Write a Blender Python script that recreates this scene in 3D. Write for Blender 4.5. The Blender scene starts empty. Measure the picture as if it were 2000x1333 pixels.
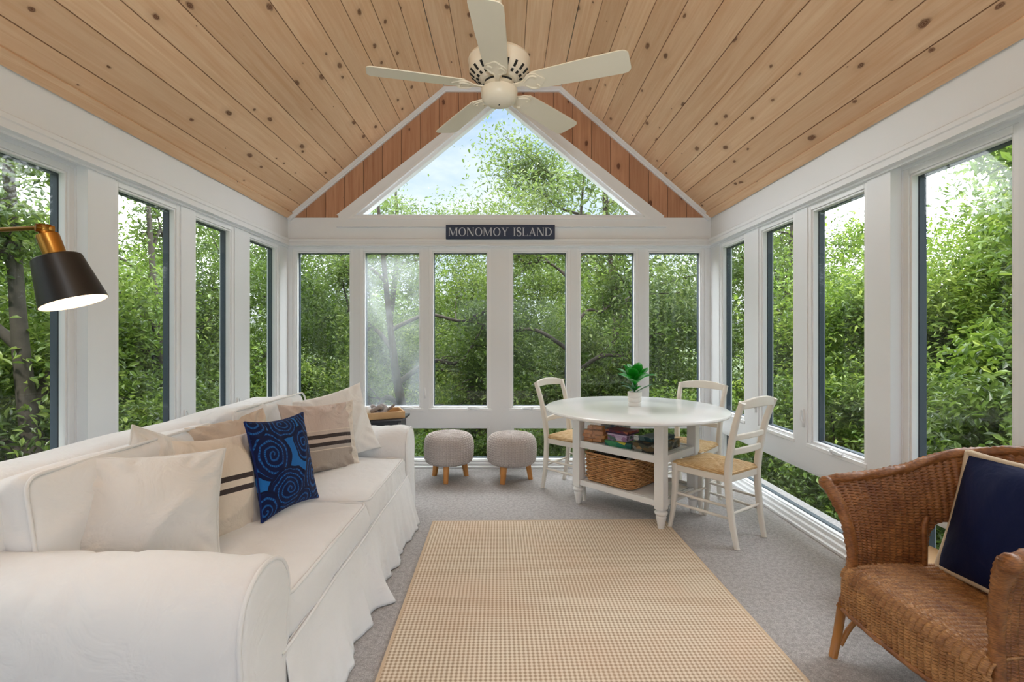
import bpy, math, random
import numpy as np
from mathutils import Vector, Matrix

scene = bpy.context.scene
C = scene.collection
PI = math.pi

# ------------------------------------------------------------------ camera, sky, sun, fill lights, exposure
cam_data = bpy.data.cameras.new('camera')
cam_data.sensor_width = 36.0
cam_data.lens = 17.1
cam_data.shift_x = 0.005
cam_data.shift_y = -0.00525
cam_data.clip_start = 0.02
cam_data.clip_end = 300
cam = bpy.data.objects.new('camera', cam_data)
cam.location = (0, 0, 1.28)
cam.rotation_euler = (PI / 2, 0, 0)
C.objects.link(cam)
scene.camera = cam

world = bpy.data.worlds.new('sky')
scene.world = world
world.use_nodes = True
wn, wl = world.node_tree.nodes, world.node_tree.links
wn.clear()
w_out = wn.new('ShaderNodeOutputWorld')
w_bg = wn.new('ShaderNodeBackground')
w_tc = wn.new('ShaderNodeTexCoord')
w_sep = wn.new('ShaderNodeSeparateXYZ')
wl.new(w_tc.outputs['Generated'], w_sep.inputs[0])
w_ramp = wn.new('ShaderNodeValToRGB')
cr = w_ramp.color_ramp
cr.elements[0].position = 0.0
cr.elements[0].color = (0.10, 0.12, 0.07, 1)
cr.elements[1].position = 0.05
cr.elements[1].color = (0.66, 0.72, 0.79, 1)
e = cr.elements.new(0.22); e.color = (0.42, 0.56, 0.80, 1)
e = cr.elements.new(0.50); e.color = (0.17, 0.33, 0.68, 1)
e = cr.elements.new(1.0); e.color = (0.15, 0.29, 0.62, 1)
wl.new(w_sep.outputs['Z'], w_ramp.inputs['Fac'])
w_map = wn.new('ShaderNodeMapping')
w_map.inputs['Scale'].default_value = (1.0, 1.0, 2.6)
wl.new(w_tc.outputs['Generated'], w_map.inputs['Vector'])
w_noise = wn.new('ShaderNodeTexNoise')
w_noise.inputs['Scale'].default_value = 2.2
w_noise.inputs['Detail'].default_value = 6
w_noise.inputs['Roughness'].default_value = 0.6
wl.new(w_map.outputs[0], w_noise.inputs['Vector'])
w_cr = wn.new('ShaderNodeValToRGB')
w_cr.color_ramp.elements[0].position = 0.42
w_cr.color_ramp.elements[1].position = 0.68
wl.new(w_noise.outputs['Fac'], w_cr.inputs['Fac'])
w_mix = wn.new('ShaderNodeMix')
w_mix.data_type = 'RGBA'
w_mix.inputs['B'].default_value = (0.72, 0.75, 0.79, 1)
wl.new(w_cr.outputs['Color'], w_mix.inputs['Factor'])
wl.new(w_ramp.outputs['Color'], w_mix.inputs['A'])
# brightness added to the sky overhead and sideways to light the room; blue ahead
def w_math(op, a, b=0.0):
    nd = wn.new('ShaderNodeMath'); nd.operation = op
    for s_, v_ in zip(nd.inputs, (a, b)):
        if isinstance(v_, (int, float)): s_.default_value = v_
        else: wl.new(v_, s_)
    return nd.outputs[0]
def w_step(v_, lo, hi):
    nd = wn.new('ShaderNodeMapRange'); nd.interpolation_type = 'SMOOTHSTEP'
    wl.new(v_, nd.inputs[0]); nd.inputs[1].default_value = lo; nd.inputs[2].default_value = hi
    return nd.outputs[0]
w_side = w_step(w_math('ABSOLUTE', w_sep.outputs['X']), 0.30, 0.70)
w_top = w_step(w_sep.outputs['Z'], 0.50, 0.80)
w_back = w_step(w_math('MULTIPLY', w_sep.outputs['Y'], -1.0), 0.2, 0.7)
w_above = w_step(w_sep.outputs['Z'], 0.02, 0.2)
w_fwd = w_step(w_sep.outputs['Y'], -0.5, 0.2)
w_boost = w_math('MULTIPLY', w_math('MAXIMUM', w_math('MAXIMUM', w_math('MULTIPLY', w_side, w_fwd), w_math('MULTIPLY', w_top, w_fwd)), w_math('MULTIPLY', w_back, 0.06)), w_above)
w_mix2 = wn.new('ShaderNodeMix'); w_mix2.data_type = 'RGBA'
wl.new(w_boost, w_mix2.inputs['Factor'])
wl.new(w_mix.outputs['Result'], w_mix2.inputs['A'])
w_mix2.inputs['B'].default_value = (7.2, 7.4, 7.7, 1)
wl.new(w_mix2.outputs['Result'], w_bg.inputs['Color'])
w_bg.inputs['Strength'].default_value = 1.0
wl.new(w_bg.outputs[0], w_out.inputs[0])

sun_d = bpy.data.lights.new('sun', 'SUN')
sun_d.energy = 3.0
sun_d.angle = math.radians(6)
sun_d.color = (1.0, 0.95, 0.86)
sun = bpy.data.objects.new('sun', sun_d)
sun.rotation_euler = (math.radians(38), 0, math.radians(-8))
C.objects.link(sun)

def area(name, loc, rot, sx, sy, power, color):
    d = bpy.data.lights.new(name, 'AREA')
    d.shape = 'RECTANGLE'
    d.size, d.size_y = sx, sy
    d.energy = power
    d.color = color
    o = bpy.data.objects.new(name, d)
    o.location = loc
    o.rotation_euler = rot
    C.objects.link(o)
    return o
# unseen fill lights added behind the camera to brighten the room 
area('ridge_fill', (0.0, -1.05, 3.50), (math.radians(30), 0, 0), 1.0, 0.5, 8, (0.88, 0.95, 1.0))
tl_ = area('upward_fill', (-0.155, -1.25, 1.45), (math.radians(142), 0, 0), 0.36, 0.5, 27, (0.90, 0.96, 1.0))  # added fill aimed up at the ceiling, no fixture stands here
tl_.data.spread = math.radians(110)

vs = scene.view_settings
vs.view_transform = 'Standard'
vs.look = 'None'
vs.exposure = 0.70
vs.gamma = 1.0
vs.use_curve_mapping = False

# ------------------------------------------------------------------ mesh helpers
def mesh_of(name, V, F, mats=None, mi=None, smooth=True, uv=None):
    me = bpy.data.meshes.new(name)
    V = np.asarray(V, dtype=np.float64).reshape(-1, 3)
    if isinstance(F, np.ndarray):
        k = F.shape[1]
        me.vertices.add(len(V)); me.vertices.foreach_set('co', V.ravel())
        me.loops.add(F.size); me.loops.foreach_set('vertex_index', F.ravel().astype(np.int32))
        me.polygons.add(len(F))
        me.polygons.foreach_set('loop_start', np.arange(0, F.size, k, dtype=np.int32))
        me.polygons.foreach_set('loop_total', np.full(len(F), k, dtype=np.int32))
        me.update(calc_edges=True)
    else:
        me.from_pydata([tuple(v) for v in V], [], [tuple(int(i) for i in f) for f in F])
        me.update()
    if mats is not None:
        for m in (mats if isinstance(mats, (list, tuple)) else [mats]):
            me.materials.append(m)
    n = len(me.polygons)
    if mi is not None and n == len(mi):
        me.polygons.foreach_set('material_index', np.asarray(mi, dtype=np.int32))
    me.polygons.foreach_set('use_smooth', np.full(n, bool(smooth)))
    if uv is not None:
        lay = me.uv_layers.new(name='UVMap')
        idx = np.zeros(len(me.loops), dtype=np.int32)
        me.loops.foreach_get('vertex_index', idx)
        lay.data.foreach_set('uv', np.asarray(uv, dtype=np.float64)[idx].ravel())
    return me

def link(name, me, parent=None, loc=None, rot=None):
    o = bpy.data.objects.new(name, me)
    C.objects.link(o)
    if parent is not None:
        o.parent = parent
    if loc is not None:
        o.location = loc
    if rot is not None:
        o.rotation_euler = rot
    return o

class MB:
    """collects shapes and links them as one mesh object"""
    def __init__(self):
        self.V, self.F, self.M, self.U, self.n = [], [], [], [], 0
    def add(self, VF, mi=0, uv=None):
        V, F = VF[0], VF[1]
        V = np.asarray(V, dtype=np.float64).reshape(-1, 3)
        self.V.append(V)
        for f in F:
            self.F.append(tuple(int(i) + self.n for i in f)); self.M.append(mi)
        self.U.append(np.zeros((len(V), 2)) if uv is None else np.asarray(uv))
        self.n += len(V)
        return self
    def mesh(self, name, mats, smooth=False, off=None):
        V = np.concatenate(self.V)
        if off is not None:
            V = V - np.asarray(off)
        return mesh_of(name, V, self.F, mats, self.M, smooth, np.concatenate(self.U))
    def build(self, name, mats, parent=None, smooth=False, bevel=0, seg=2, off=None, angle=35):
        o = link(name, self.mesh(name, mats, smooth, off), parent)
        if bevel:
            bev(o, bevel, seg, angle)
        return o

def bev(o, w, seg=2, angle=35):
    b = o.modifiers.new('bevel', 'BEVEL')
    b.width = w; b.segments = seg; b.limit_method = 'ANGLE'; b.angle_limit = math.radians(angle)
    b.harden_normals = False
    return o

def autosmooth(o, deg=40):
    me = o.data
    try:
        me.set_sharp_from_angle(angle=math.radians(deg))
    except Exception:
        pass
    return o

def tag(o, label=None, cat=None, group=None, kind=None):
    if label: o['label'] = label
    if cat: o['category'] = cat
    if group: o['group'] = group
    if kind: o['kind'] = kind
    return o

def thing(name, label, cat, loc=(0, 0, 0), rz=0.0, group=None):
    o = bpy.data.objects.new(name, None)
    o.empty_display_size = 0.1
    C.objects.link(o)
    o.location = loc
    o.rotation_euler = (0, 0, rz)
    return tag(o, label, cat, group)

def struct(o):
    o['kind'] = 'structure'
    return o

def copy_tree(o, parent=None):
    c = o.copy(); C.objects.link(c)
    if parent is not None:
        c.parent = parent
    for ch in [x for x in o.children]:
        copy_tree(ch, c)
    return c

# ------------------------------------------------------------------ shapes: every one returns (verts, faces)
BF = [(0, 3, 2, 1), (4, 5, 6, 7), (0, 1, 5, 4), (1, 2, 6, 5), (2, 3, 7, 6), (3, 0, 4, 7)]
def box(x0, x1, y0, y1, z0, z1):
    x0, x1 = min(x0, x1), max(x0, x1); y0, y1 = min(y0, y1), max(y0, y1); z0, z1 = min(z0, z1), max(z0, z1)
    return np.array([(x0, y0, z0), (x1, y0, z0), (x1, y1, z0), (x0, y1, z0), (x0, y0, z1), (x1, y0, z1), (x1, y1, z1), (x0, y1, z1)]), BF

def obox(c, ax, ay, az, hx, hy, hz):
    """box about c with half sizes along three axes"""
    c = np.array(c, float); ax, ay, az = [np.array(a, float) for a in (ax, ay, az)]
    V = [c + sx * hx * ax + sy * hy * ay + sz * hz * az for sz in (-1, 1) for sx, sy in ((-1, -1), (1, -1), (1, 1), (-1, 1))]
    return np.array(V), BF

def prism(poly, fn, d0, d1):
    """polygon (list of 2D points) extruded: fn(a, b, d) -> 3D"""
    n = len(poly)
    V = [fn(a, b, d0) for a, b in poly] + [fn(a, b, d1) for a, b in poly]
    F = [tuple(range(n))[::-1], tuple(range(n, 2 * n))] + [(i, (i + 1) % n, n + (i + 1) % n, n + i) for i in range(n)]
    return np.array(V, float), F

def grid_faces(nu, nv, wrap_u=False, wrap_v=False, off=0):
    """faces of a grid whose vertex index is iu*nv+iv"""
    F = []
    for i in range(nu if wrap_u else nu - 1):
        for j in range(nv if wrap_v else nv - 1):
            a, b = i, (i + 1) % nu
            c, d = j, (j + 1) % nv
            F.append((a * nv + c + off, b * nv + c + off, b * nv + d + off, a * nv + d + off))
    return F

def frames(P, up=None):
    P = np.asarray(P, float)
    T = np.gradient(P, axis=0)
    T /= np.linalg.norm(T, axis=1)[:, None] + 1e-12
    if up is not None:
        up = np.array(up, float)
        A = np.cross(np.tile(up, (len(P), 1)), T)
        A /= np.linalg.norm(A, axis=1)[:, None] + 1e-12
        return T, A, np.cross(T, A)
    A = np.zeros_like(P)
    a = np.cross(T[0], (0, 0, 1.0))
    if np.linalg.norm(a) < 0.1:
        a = np.cross(T[0], (1.0, 0, 0))
    A[0] = a / np.linalg.norm(a)
    for i in range(1, len(P)):
        a = A[i - 1] - T[i] * np.dot(A[i - 1], T[i])
        A[i] = a / (np.linalg.norm(a) + 1e-12)
    return T, A, np.cross(T, A)

def tube(P, r, seg=10, caps=True, closed=False, bump=None):
    P = np.asarray(P, float)
    n = len(P)
    r = np.full(n, r, float) if np.isscalar(r) else np.asarray(r, float)
    if closed:
        Q = np.concatenate([P[-2:], P, P[:2]])
        T, A, B = frames(Q)
        # closed loops are planar enough for a fixed frame
        T, A, B = T[2:-2], A[2:-2], B[2:-2]
    else:
        T, A, B = frames(P)
    th = np.linspace(0, 2 * PI, seg, endpoint=False)
    R = r[:, None] * np.ones((n, seg))
    if bump is not None:
        s = np.concatenate([[0], np.cumsum(np.linalg.norm(np.diff(P, axis=0), axis=1))])
        R = R * bump(th[None, :], s[:, None])
    V = P[:, None, :] + R[:, :, None] * (np.cos(th)[None, :, None] * A[:, None, :] + np.sin(th)[None, :, None] * B[:, None, :])
    F = grid_faces(n, seg, wrap_u=closed, wrap_v=True)
    if caps and not closed:
        F += [tuple(range(seg))[::-1], tuple((n - 1) * seg + k for k in range(seg))]
    return V.reshape(-1, 3), F

def sweep(P, prof, scale=None, up=(0, 0, 1)):
    """closed 2D profile (a along the side, b along up) swept along P"""
    P = np.asarray(P, float); prof = np.asarray(prof, float)
    T, A, B = frames(P, up)
    n, k = len(P), len(prof)
    S = np.ones((n, 2)) if scale is None else np.asarray(scale, float).reshape(n, -1) * np.ones((1, 2))
    V = P[:, None, :] + (prof[None, :, 0] * S[:, 0:1])[:, :, None] * A[:, None, :] + (prof[None, :, 1] * S[:, 1:2])[:, :, None] * B[:, None, :]
    F = grid_faces(n, k, wrap_v=True) + [tuple(range(k))[::-1], tuple((n - 1) * k + j for j in range(k))]
    return V.reshape(-1, 3), F

def rect(w, h, c=0.0):
    a, b = w / 2, h / 2
    if c <= 0:
        return [(-a, -b), (a, -b), (a, b), (-a, b)]
    return [(-a + c, -b), (a - c, -b), (a, -b + c), (a, b - c), (a - c, b), (-a + c, b), (-a, b - c), (-a, -b + c)]

def lathe(prof, seg=32, cap=True):
    prof = np.asarray(prof, float)
    th = np.linspace(0, 2 * PI, seg, endpoint=False)
    n = len(prof)
    V = np.stack([prof[:, 0:1] * np.cos(th), prof[:, 0:1] * np.sin(th), prof[:, 1:2] * np.ones(seg)], -1)
    F = [(a, d, c, b) for a, b, c, d in grid_faces(n, seg, wrap_v=True)]
    if cap:
        F += [tuple(range(seg))[::-1], tuple((n - 1) * seg + k for k in range(seg))]
    return V.reshape(-1, 3), F

def crom(P, n, closed=False):
    """Catmull-Rom resample"""
    P = np.asarray(P, float)
    m = len(P)
    out = []
    segs = m if closed else m - 1
    for q in np.linspace(0, segs, n, endpoint=not closed):
        i = min(int(q), segs - 1); t = q - i
        g = (lambda k: P[k % m]) if closed else (lambda k: P[min(max(k, 0), m - 1)])
        p0, p1, p2, p3 = g(i - 1), g(i), g(i + 1), g(i + 2)
        out.append(0.5 * ((2 * p1) + (-p0 + p2) * t + (2 * p0 - 5 * p1 + 4 * p2 - p3) * t * t + (-p0 + 3 * p1 - 3 * p2 + p3) * t ** 3))
    return np.array(out)

def evenly(P, n, closed=False):
    P = np.asarray(P, float)
    Q = np.concatenate([P, P[:1]]) if closed else P
    s = np.concatenate([[0], np.cumsum(np.linalg.norm(np.diff(Q, axis=0), axis=1))])
    t = np.linspace(0, s[-1], n, endpoint=not closed)
    return np.stack([np.interp(t, s, Q[:, k]) for k in range(P.shape[1])], -1)

def rbox(hx, hy, hz, r, n=(12, 12, 8)):
    """rounded box about the origin as a welded grid"""
    idx = {}
    V, F = [], []
    h = (hx, hy, hz)
    def coords(k):
        a = np.linspace(-1, 1, n[k] + 1) * (h[k] - r)
        ext = r * np.array([math.tan(t) for t in (PI / 4, PI / 8)])
        return np.concatenate([[-(h[k] - r) - ext[0], -(h[k] - r) - ext[1]], a, [(h[k] - r) + ext[1], (h[k] - r) + ext[0]]])
    cs = [coords(0), coords(1), coords(2)]
    def vid(p):
        q = np.clip(p, [-(x - r) for x in h], [(x - r) for x in h])
        d = p - q
        L = np.linalg.norm(d)
        key = tuple(np.round(p, 6))
        if key not in idx:
            idx[key] = len(V)
            V.append(q + d / L * r if L > 1e-9 else p)
        return idx[key]
    for ax in range(3):
        u, v = (ax + 1) % 3, (ax + 2) % 3
        for s in (-1, 1):
            for i in range(len(cs[u]) - 1):
                for j in range(len(cs[v]) - 1):
                    f = []
                    for a, b in ((i, j), (i + 1, j), (i + 1, j + 1), (i, j + 1)):
                        p = np.zeros(3)
                        p[ax] = s * h[ax]; p[u] = cs[u][a]; p[v] = cs[v][b]
                        f.append(vid(p))
                    F.append(tuple(f) if s > 0 else tuple(f[::-1]))
    return np.array(V), F

def normals_of(V, F):
    N = np.zeros_like(V)
    Fq = np.array([f if len(f) == 4 else (f[0], f[1], f[2], f[2]) for f in F if len(f) in (3, 4)])
    c = np.cross(V[Fq[:, 2]] - V[Fq[:, 0]], V[Fq[:, 3]] - V[Fq[:, 1]])
    for k in range(4):
        np.add.at(N, Fq[:, k], c)
    return N / (np.linalg.norm(N, axis=1)[:, None] + 1e-12)

def nz(P, freq, seed=0, octaves=5):
    """smooth pseudo noise, about -1..1"""
    rng = np.random.RandomState(seed)
    P = np.asarray(P, float)
    out = np.zeros(len(P))
    for k in range(octaves):
        d = rng.normal(size=3); d /= np.linalg.norm(d)
        e = rng.normal(size=3); e /= np.linalg.norm(e)
        f = freq * rng.uniform(0.6, 1.7)
        out += np.sin(f * (P @ d) + rng.uniform(0, 6.28) + 1.3 * np.sin(0.7 * f * (P @ e) + rng.uniform(0, 6.28)))
    return out / (octaves ** 0.5 * 1.2)

def crease(P, freq, seed, axis=None, stretch=3.0):
    """fold ridges 0..1, drawn out along an axis"""
    Q = np.array(P, float)
    if axis is not None:
        a = np.array(axis, float); a /= np.linalg.norm(a)
        Q = Q - np.outer(Q @ a, a) * (1 - 1 / stretch)
    return np.clip(1 - np.abs(nz(Q, freq, seed)) * 2.2, 0, 1) ** 2

def transform(V, R, t):
    return np.asarray(V) @ np.asarray(R).T + np.asarray(t)

def rotz(a):
    c, s = math.cos(a), math.sin(a)
    return np.array([[c, -s, 0], [s, c, 0], [0, 0, 1]])

def rot_axis(axis, a):
    return np.array(Matrix.Rotation(a, 3, Vector(axis)))
# ------------------------------------------------------------------ materials
class NT:
    def __init__(self, name):
        self.m = bpy.data.materials.new(name)
        self.m.use_nodes = True
        self.t = self.m.node_tree
        self.t.nodes.clear()
        self.out = self.t.nodes.new('ShaderNodeOutputMaterial')
    def n(self, typ, **kw):
        nd = self.t.nodes.new('ShaderNode' + typ)
        for k, v in kw.items():
            if k.startswith('_'):
                setattr(nd, k[1:], v)
        for k, v in kw.items():
            if not k.startswith('_'):
                key = int(k[1:]) if k[0] == 'i' and k[1:].isdigit() else k.replace('__', ' ')
                self.set(nd.inputs[key], v)
        return nd
    def set(self, sock, v):
        if isinstance(v, bpy.types.NodeSocket):
            self.t.links.new(v, sock)
        elif isinstance(v, bpy.types.Node):
            self.t.links.new(v.outputs[0], sock)
        else:
            if isinstance(v, (tuple, list)) and len(v) == 3 and sock.type == 'RGBA':
                v = (*v, 1)
            sock.default_value = v
    def math(self, op, a, b=0.0, c=0.0):
        nd = self.t.nodes.new('ShaderNodeMath'); nd.operation = op
        self.set(nd.inputs[0], a); self.set(nd.inputs[1], b); self.set(nd.inputs[2], c)
        return nd.outputs[0]
    def mix(self, f, a, b, mode='MIX'):
        nd = self.t.nodes.new('ShaderNodeMix'); nd.data_type = 'RGBA'; nd.blend_type = mode
        self.set(nd.inputs['Factor'], f); self.set(nd.inputs['A'], a); self.set(nd.inputs['B'], b)
        return nd.outputs['Result']
    def ramp(self, f, stops, interp='LINEAR'):
        nd = self.t.nodes.new('ShaderNodeValToRGB'); nd.color_ramp.interpolation = interp
        el = nd.color_ramp.elements
        while len(el) < len(stops):
            el.new(0.5)
        for x, (p, c) in zip(el, stops):
            x.position = p; x.color = (*c, 1) if len(c) == 3 else c
        self.set(nd.inputs[0], f)
        return nd.outputs[0]
    def coord(self, which='Object'):
        return self.n('TexCoord').outputs[which]
    def mapped(self, v, scale=(1, 1, 1), loc=(0, 0, 0), rot=(0, 0, 0)):
        return self.n('Mapping', Vector=v, Scale=scale, Location=loc, Rotation=rot).outputs[0]
    def noise(self, v, scale, detail=3, rough=0.5, dist=0.0):
        return self.n('TexNoise', Vector=v, Scale=scale, Detail=detail, Roughness=rough, Distortion=dist).outputs['Fac']
    def bump(self, h, strength=0.3, dist=0.01, normal=None):
        nd = self.n('Bump', Height=h, Strength=strength, Distance=dist)
        if normal is not None:
            self.set(nd.inputs['Normal'], normal)
        return nd.outputs[0]
    def bsdf(self, **kw):
        p = self.t.nodes.new('ShaderNodeBsdfPrincipled')
        for k, v in kw.items():
            self.set(p.inputs[k.replace('__', ' ')], v)
        self.t.links.new(p.outputs[0], self.out.inputs[0])
        return p
    def surf(self, sh):
        self.t.links.new(sh if isinstance(sh, bpy.types.NodeSocket) else sh.outputs[0], self.out.inputs[0])

def hexc(r, g, b):
    f = lambda c: (c / 255 / 12.92) if c <= 10 else ((c / 255 + 0.055) / 1.055) ** 2.4
    return (f(r), f(g), f(b))

def plain(name, col, rough=0.5, var=0.06, scale=6, metal=0.0, bump=0.0, bscale=60, spec=0.5, coat=0.0):
    t = NT(name)
    co = t.coord()
    f = t.noise(co, scale, 4)
    c = t.mix(f, tuple(x * (1 - var) for x in col), tuple(min(1, x * (1 + var)) for x in col))
    kw = dict(Base__Color=c, Roughness=rough, Metallic=metal, Specular__IOR__Level=spec, Coat__Weight=coat)
    if bump:
        kw['Normal'] = t.bump(t.noise(co, bscale, 3), bump, 0.004)
    t.bsdf(**kw)
    return t.m

def fabric(name, col, rough=0.9, weave=900, var=0.05, fold=0.25, fscale=7, sheen=0.15):
    t = NT(name)
    co = t.coord()
    f = t.noise(co, 9, 4)
    c = t.mix(f, tuple(x * (1 - var) for x in col), tuple(min(1, x * (1 + var)) for x in col))
    b1 = t.bump(t.noise(co, weave, 2), 0.15, 0.001)
    rg_ = t.n('TexNoise', _noise_type='RIDGED_MULTIFRACTAL', Vector=t.mapped(co, (1, 1, 0.55), rot=(0.5, 0.3, 0.2)), Scale=fscale * 0.8, Detail=2, Roughness=0.4, Distortion=0.35).outputs['Fac']
    b2 = t.bump(t.noise(co, fscale, 4, 0.55, 0.8), fold * 1.6, 0.03, t.bump(rg_, fold * 0.9, 0.012, b1))
    t.bsdf(Base__Color=c, Roughness=rough, Specular__IOR__Level=0.2, Sheen__Weight=sheen, Normal=b2)
    return t.m

def wood_boards(name, width, light, dark, knotc, groove, knots=True):
    """boards running along UV y; UV x counts metres across"""
    t = NT(name)
    uv = t.coord('UV')
    sp = t.n('SeparateXYZ', Vector=uv)
    u, v = sp.outputs[0], sp.outputs[1]
    bi = t.math('FLOOR', t.math('DIVIDE', u, width))
    wn_ = t.n('TexWhiteNoise', _noise_dimensions='1D', W=bi)
    rnd = wn_.outputs['Value']
    # every board its own stretch of grain
    off = t.n('CombineXYZ', X=t.math('MULTIPLY', u, 1.0), Y=t.math('ADD', v, t.math('MULTIPLY', rnd, 37.0)), Z=t.math('MULTIPLY', rnd, 11.0)).outputs[0]
    gv = t.mapped(off, (26, 1.2, 1))
    g1 = t.noise(gv, 1.0, 5, 0.6, 1.2)
    g2 = t.noise(t.mapped(off, (110, 2.2, 1)), 1.0, 3, 0.5, 0.4)
    base = t.mix(t.ramp(g1, [(0.3, (0, 0, 0)), (0.72, (1, 1, 1))]), dark, light)
    base = t.mix(t.math('MULTIPLY', g2, 0.18), base, tuple(x * 0.55 for x in dark))
    # warmer and paler boards
    tint = t.mix(rnd, (0.92, 0.90, 0.88), (1.07, 1.07, 1.06))
    base = t.mix(1.0, base, tint, 'MULTIPLY')
    blot = t.noise(t.mapped(off, (3.5, 0.9, 1)), 1.0, 3)
    base = t.mix(t.math('MULTIPLY', t.ramp(blot, [(0.45, (0, 0, 0)), (0.75, (1, 1, 1))]), 0.35), base, tuple(x * 0.80 for x in dark))
    if knots:
        kv = t.n('TexVoronoi', Vector=t.mapped(off, (6.5, 3.6, 1)), Scale=1.0, Randomness=1.0, _voronoi_dimensions='2D')
        wob = t.math('ADD', kv.outputs['Distance'], t.math('MULTIPLY', t.math('SUBTRACT', t.noise(off, 34, 3), 0.5), 0.09))
        csep = t.n('SeparateColor', Color=kv.outputs['Color'])
        size = t.math('MULTIPLY', t.math('SUBTRACT', csep.outputs[0], 0.50), 0.34)
        inner = t.math('SUBTRACT', 1.0, t.n('MapRange', _interpolation_type='SMOOTHSTEP', i0=t.math('DIVIDE', wob, t.math('MAXIMUM', size, 0.001)), i1=0.45, i2=0.95, i3=0.0, i4=1.0).outputs[0])
        halo = t.math('SUBTRACT', 1.0, t.n('MapRange', _interpolation_type='SMOOTHSTEP', i0=t.math('DIVIDE', wob, t.math('MAXIMUM', size, 0.001)), i1=0.7, i2=2.6, i3=0.0, i4=1.0).outputs[0])
        rings = t.math('ADD', 0.85, t.math('MULTIPLY', t.math('SINE', t.math('MULTIPLY', wob, 150)), 0.15))
        base = t.mix(t.math('MULTIPLY', halo, 0.35), base, tuple(x * 0.75 for x in dark))
        base = t.mix(t.math('MULTIPLY', t.math('MULTIPLY', inner, rings), 0.95), base, knotc)
    # tongue and groove lines between boards
    fr = t.math('FRACT', t.math('DIVIDE', u, width))
    ed = t.math('MINIMUM', fr, t.math('SUBTRACT', 1.0, fr))
    line = t.math('SUBTRACT', 1.0, t.n('MapRange', i0=ed, i1=0.006, i2=0.022, i3=0.0, i4=1.0).outputs[0])
    base = t.mix(t.math('MULTIPLY', line, 0.75), base, groove)
    t.bsdf(Base__Color=base, Roughness=0.55, Specular__IOR__Level=0.3, Normal=t.bump(g2, 0.08, 0.002))
    return t.m

M = {}
M['white'] = plain('white_paint', (0.795, 0.81, 0.83), 0.42, 0.025, 3)
M['sash'] = plain('white_sash', (0.83, 0.84, 0.855), 0.35, 0.02, 3)
M['clad'] = plain('slate_cladding', hexc(66, 78, 90), 0.5, 0.08)
M['pine'] = wood_boards('pine_ceiling', 0.1803, hexc(234, 202, 168), hexc(218, 174, 136), hexc(92, 52, 30), hexc(124, 84, 58))
M['gable'] = wood_boards('gable_boards', 0.1850, hexc(200, 154, 122), hexc(172, 122, 92), hexc(74, 36, 24), hexc(84, 44, 30))

def carpet():
    t = NT('carpet')
    co = t.coord()
    a = t.noise(co, 210, 3, 0.7)
    b = t.noise(co, 3.0, 4)
    c = t.noise(co, 48, 4, 0.7)
    col = t.mix(t.ramp(a, [(0.3, (0, 0, 0)), (0.7, (1, 1, 1))]), hexc(150, 146, 144), hexc(226, 222, 220))
    col = t.mix(t.math('MULTIPLY', t.ramp(c, [(0.44, (0, 0, 0)), (0.58, (1, 1, 1))]), 0.48), col, hexc(140, 134, 132))
    col = t.mix(t.math('MULTIPLY', b, 0.25), col, hexc(186, 178, 174))
    t.bsdf(Base__Color=col, Roughness=0.95, Specular__IOR__Level=0.1, Normal=t.bump(t.math('ADD', a, t.math('MULTIPLY', c, 0.8)), 0.8, 0.008))
    return t.m
M['carpet'] = carpet()

def rug():
    t = NT('rug_weave')
    co = t.coord()
    sp = t.n('SeparateXYZ', Vector=co)
    k = 2 * PI / 0.0185
    sx = t.math('SINE', t.math('MULTIPLY', sp.outputs[0], k))
    sy = t.math('SINE', t.math('MULTIPLY', sp.outputs[1], k * 1.0))
    h = t.math('MULTIPLY', t.math('ADD', t.math('MULTIPLY', sx, 0.55), t.math('ADD', t.math('MULTIPLY', sy, 0.45), 1.0)), 0.5)
    col = t.ramp(h, [(0.12, hexc(164, 144, 121)), (0.42, hexc(203, 185, 160)), (0.75, hexc(234, 222, 203))])
    n1 = t.noise(co, 2.2, 3)
    col = t.mix(t.math('MULTIPLY', t.ramp(n1, [(0.4, (0, 0, 0)), (0.7, (1, 1, 1))]), 0.22), col, hexc(206, 158, 128))
    col = t.mix(t.math('MULTIPLY', t.noise(t.mapped(co, (300, 40, 1)), 1, 2), 0.15), col, hexc(150, 110, 80))
    t.bsdf(Base__Color=col, Roughness=0.9, Specular__IOR__Level=0.15, Normal=t.bump(h, 0.6, 0.004))
    return t.m
M['rug'] = rug()
M['rug_edge'] = fabric('rug_binding', hexc(204, 180, 152), 0.9, 700)

M['slip'] = fabric('cotton_slipcover', (0.79, 0.787, 0.787), 0.92, 1100, 0.03, 0.26, 6)
M['slip_pipe'] = fabric('cotton_piping', (0.79, 0.785, 0.78), 0.9, 900, 0.02, 0.05)
M['cream'] = fabric('cream_cotton', (0.71, 0.69, 0.665), 0.92, 900, 0.03, 0.36, 7)
M['cream_b'] = fabric('pale_cream_cotton', (0.76, 0.735, 0.70), 0.92, 900, 0.03, 0.36, 7)
M['whitepil'] = fabric('white_linen', (0.80, 0.785, 0.765), 0.92, 900, 0.03, 0.36, 7)
M['navy'] = fabric('navy_velvet', (0.0012, 0.0062, 0.048), 0.7, 900, 0.10, 0.2, 5, 0.03)
M['linen'] = fabric('beige_linen', hexc(205, 186, 160), 0.92, 700, 0.06)

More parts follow.
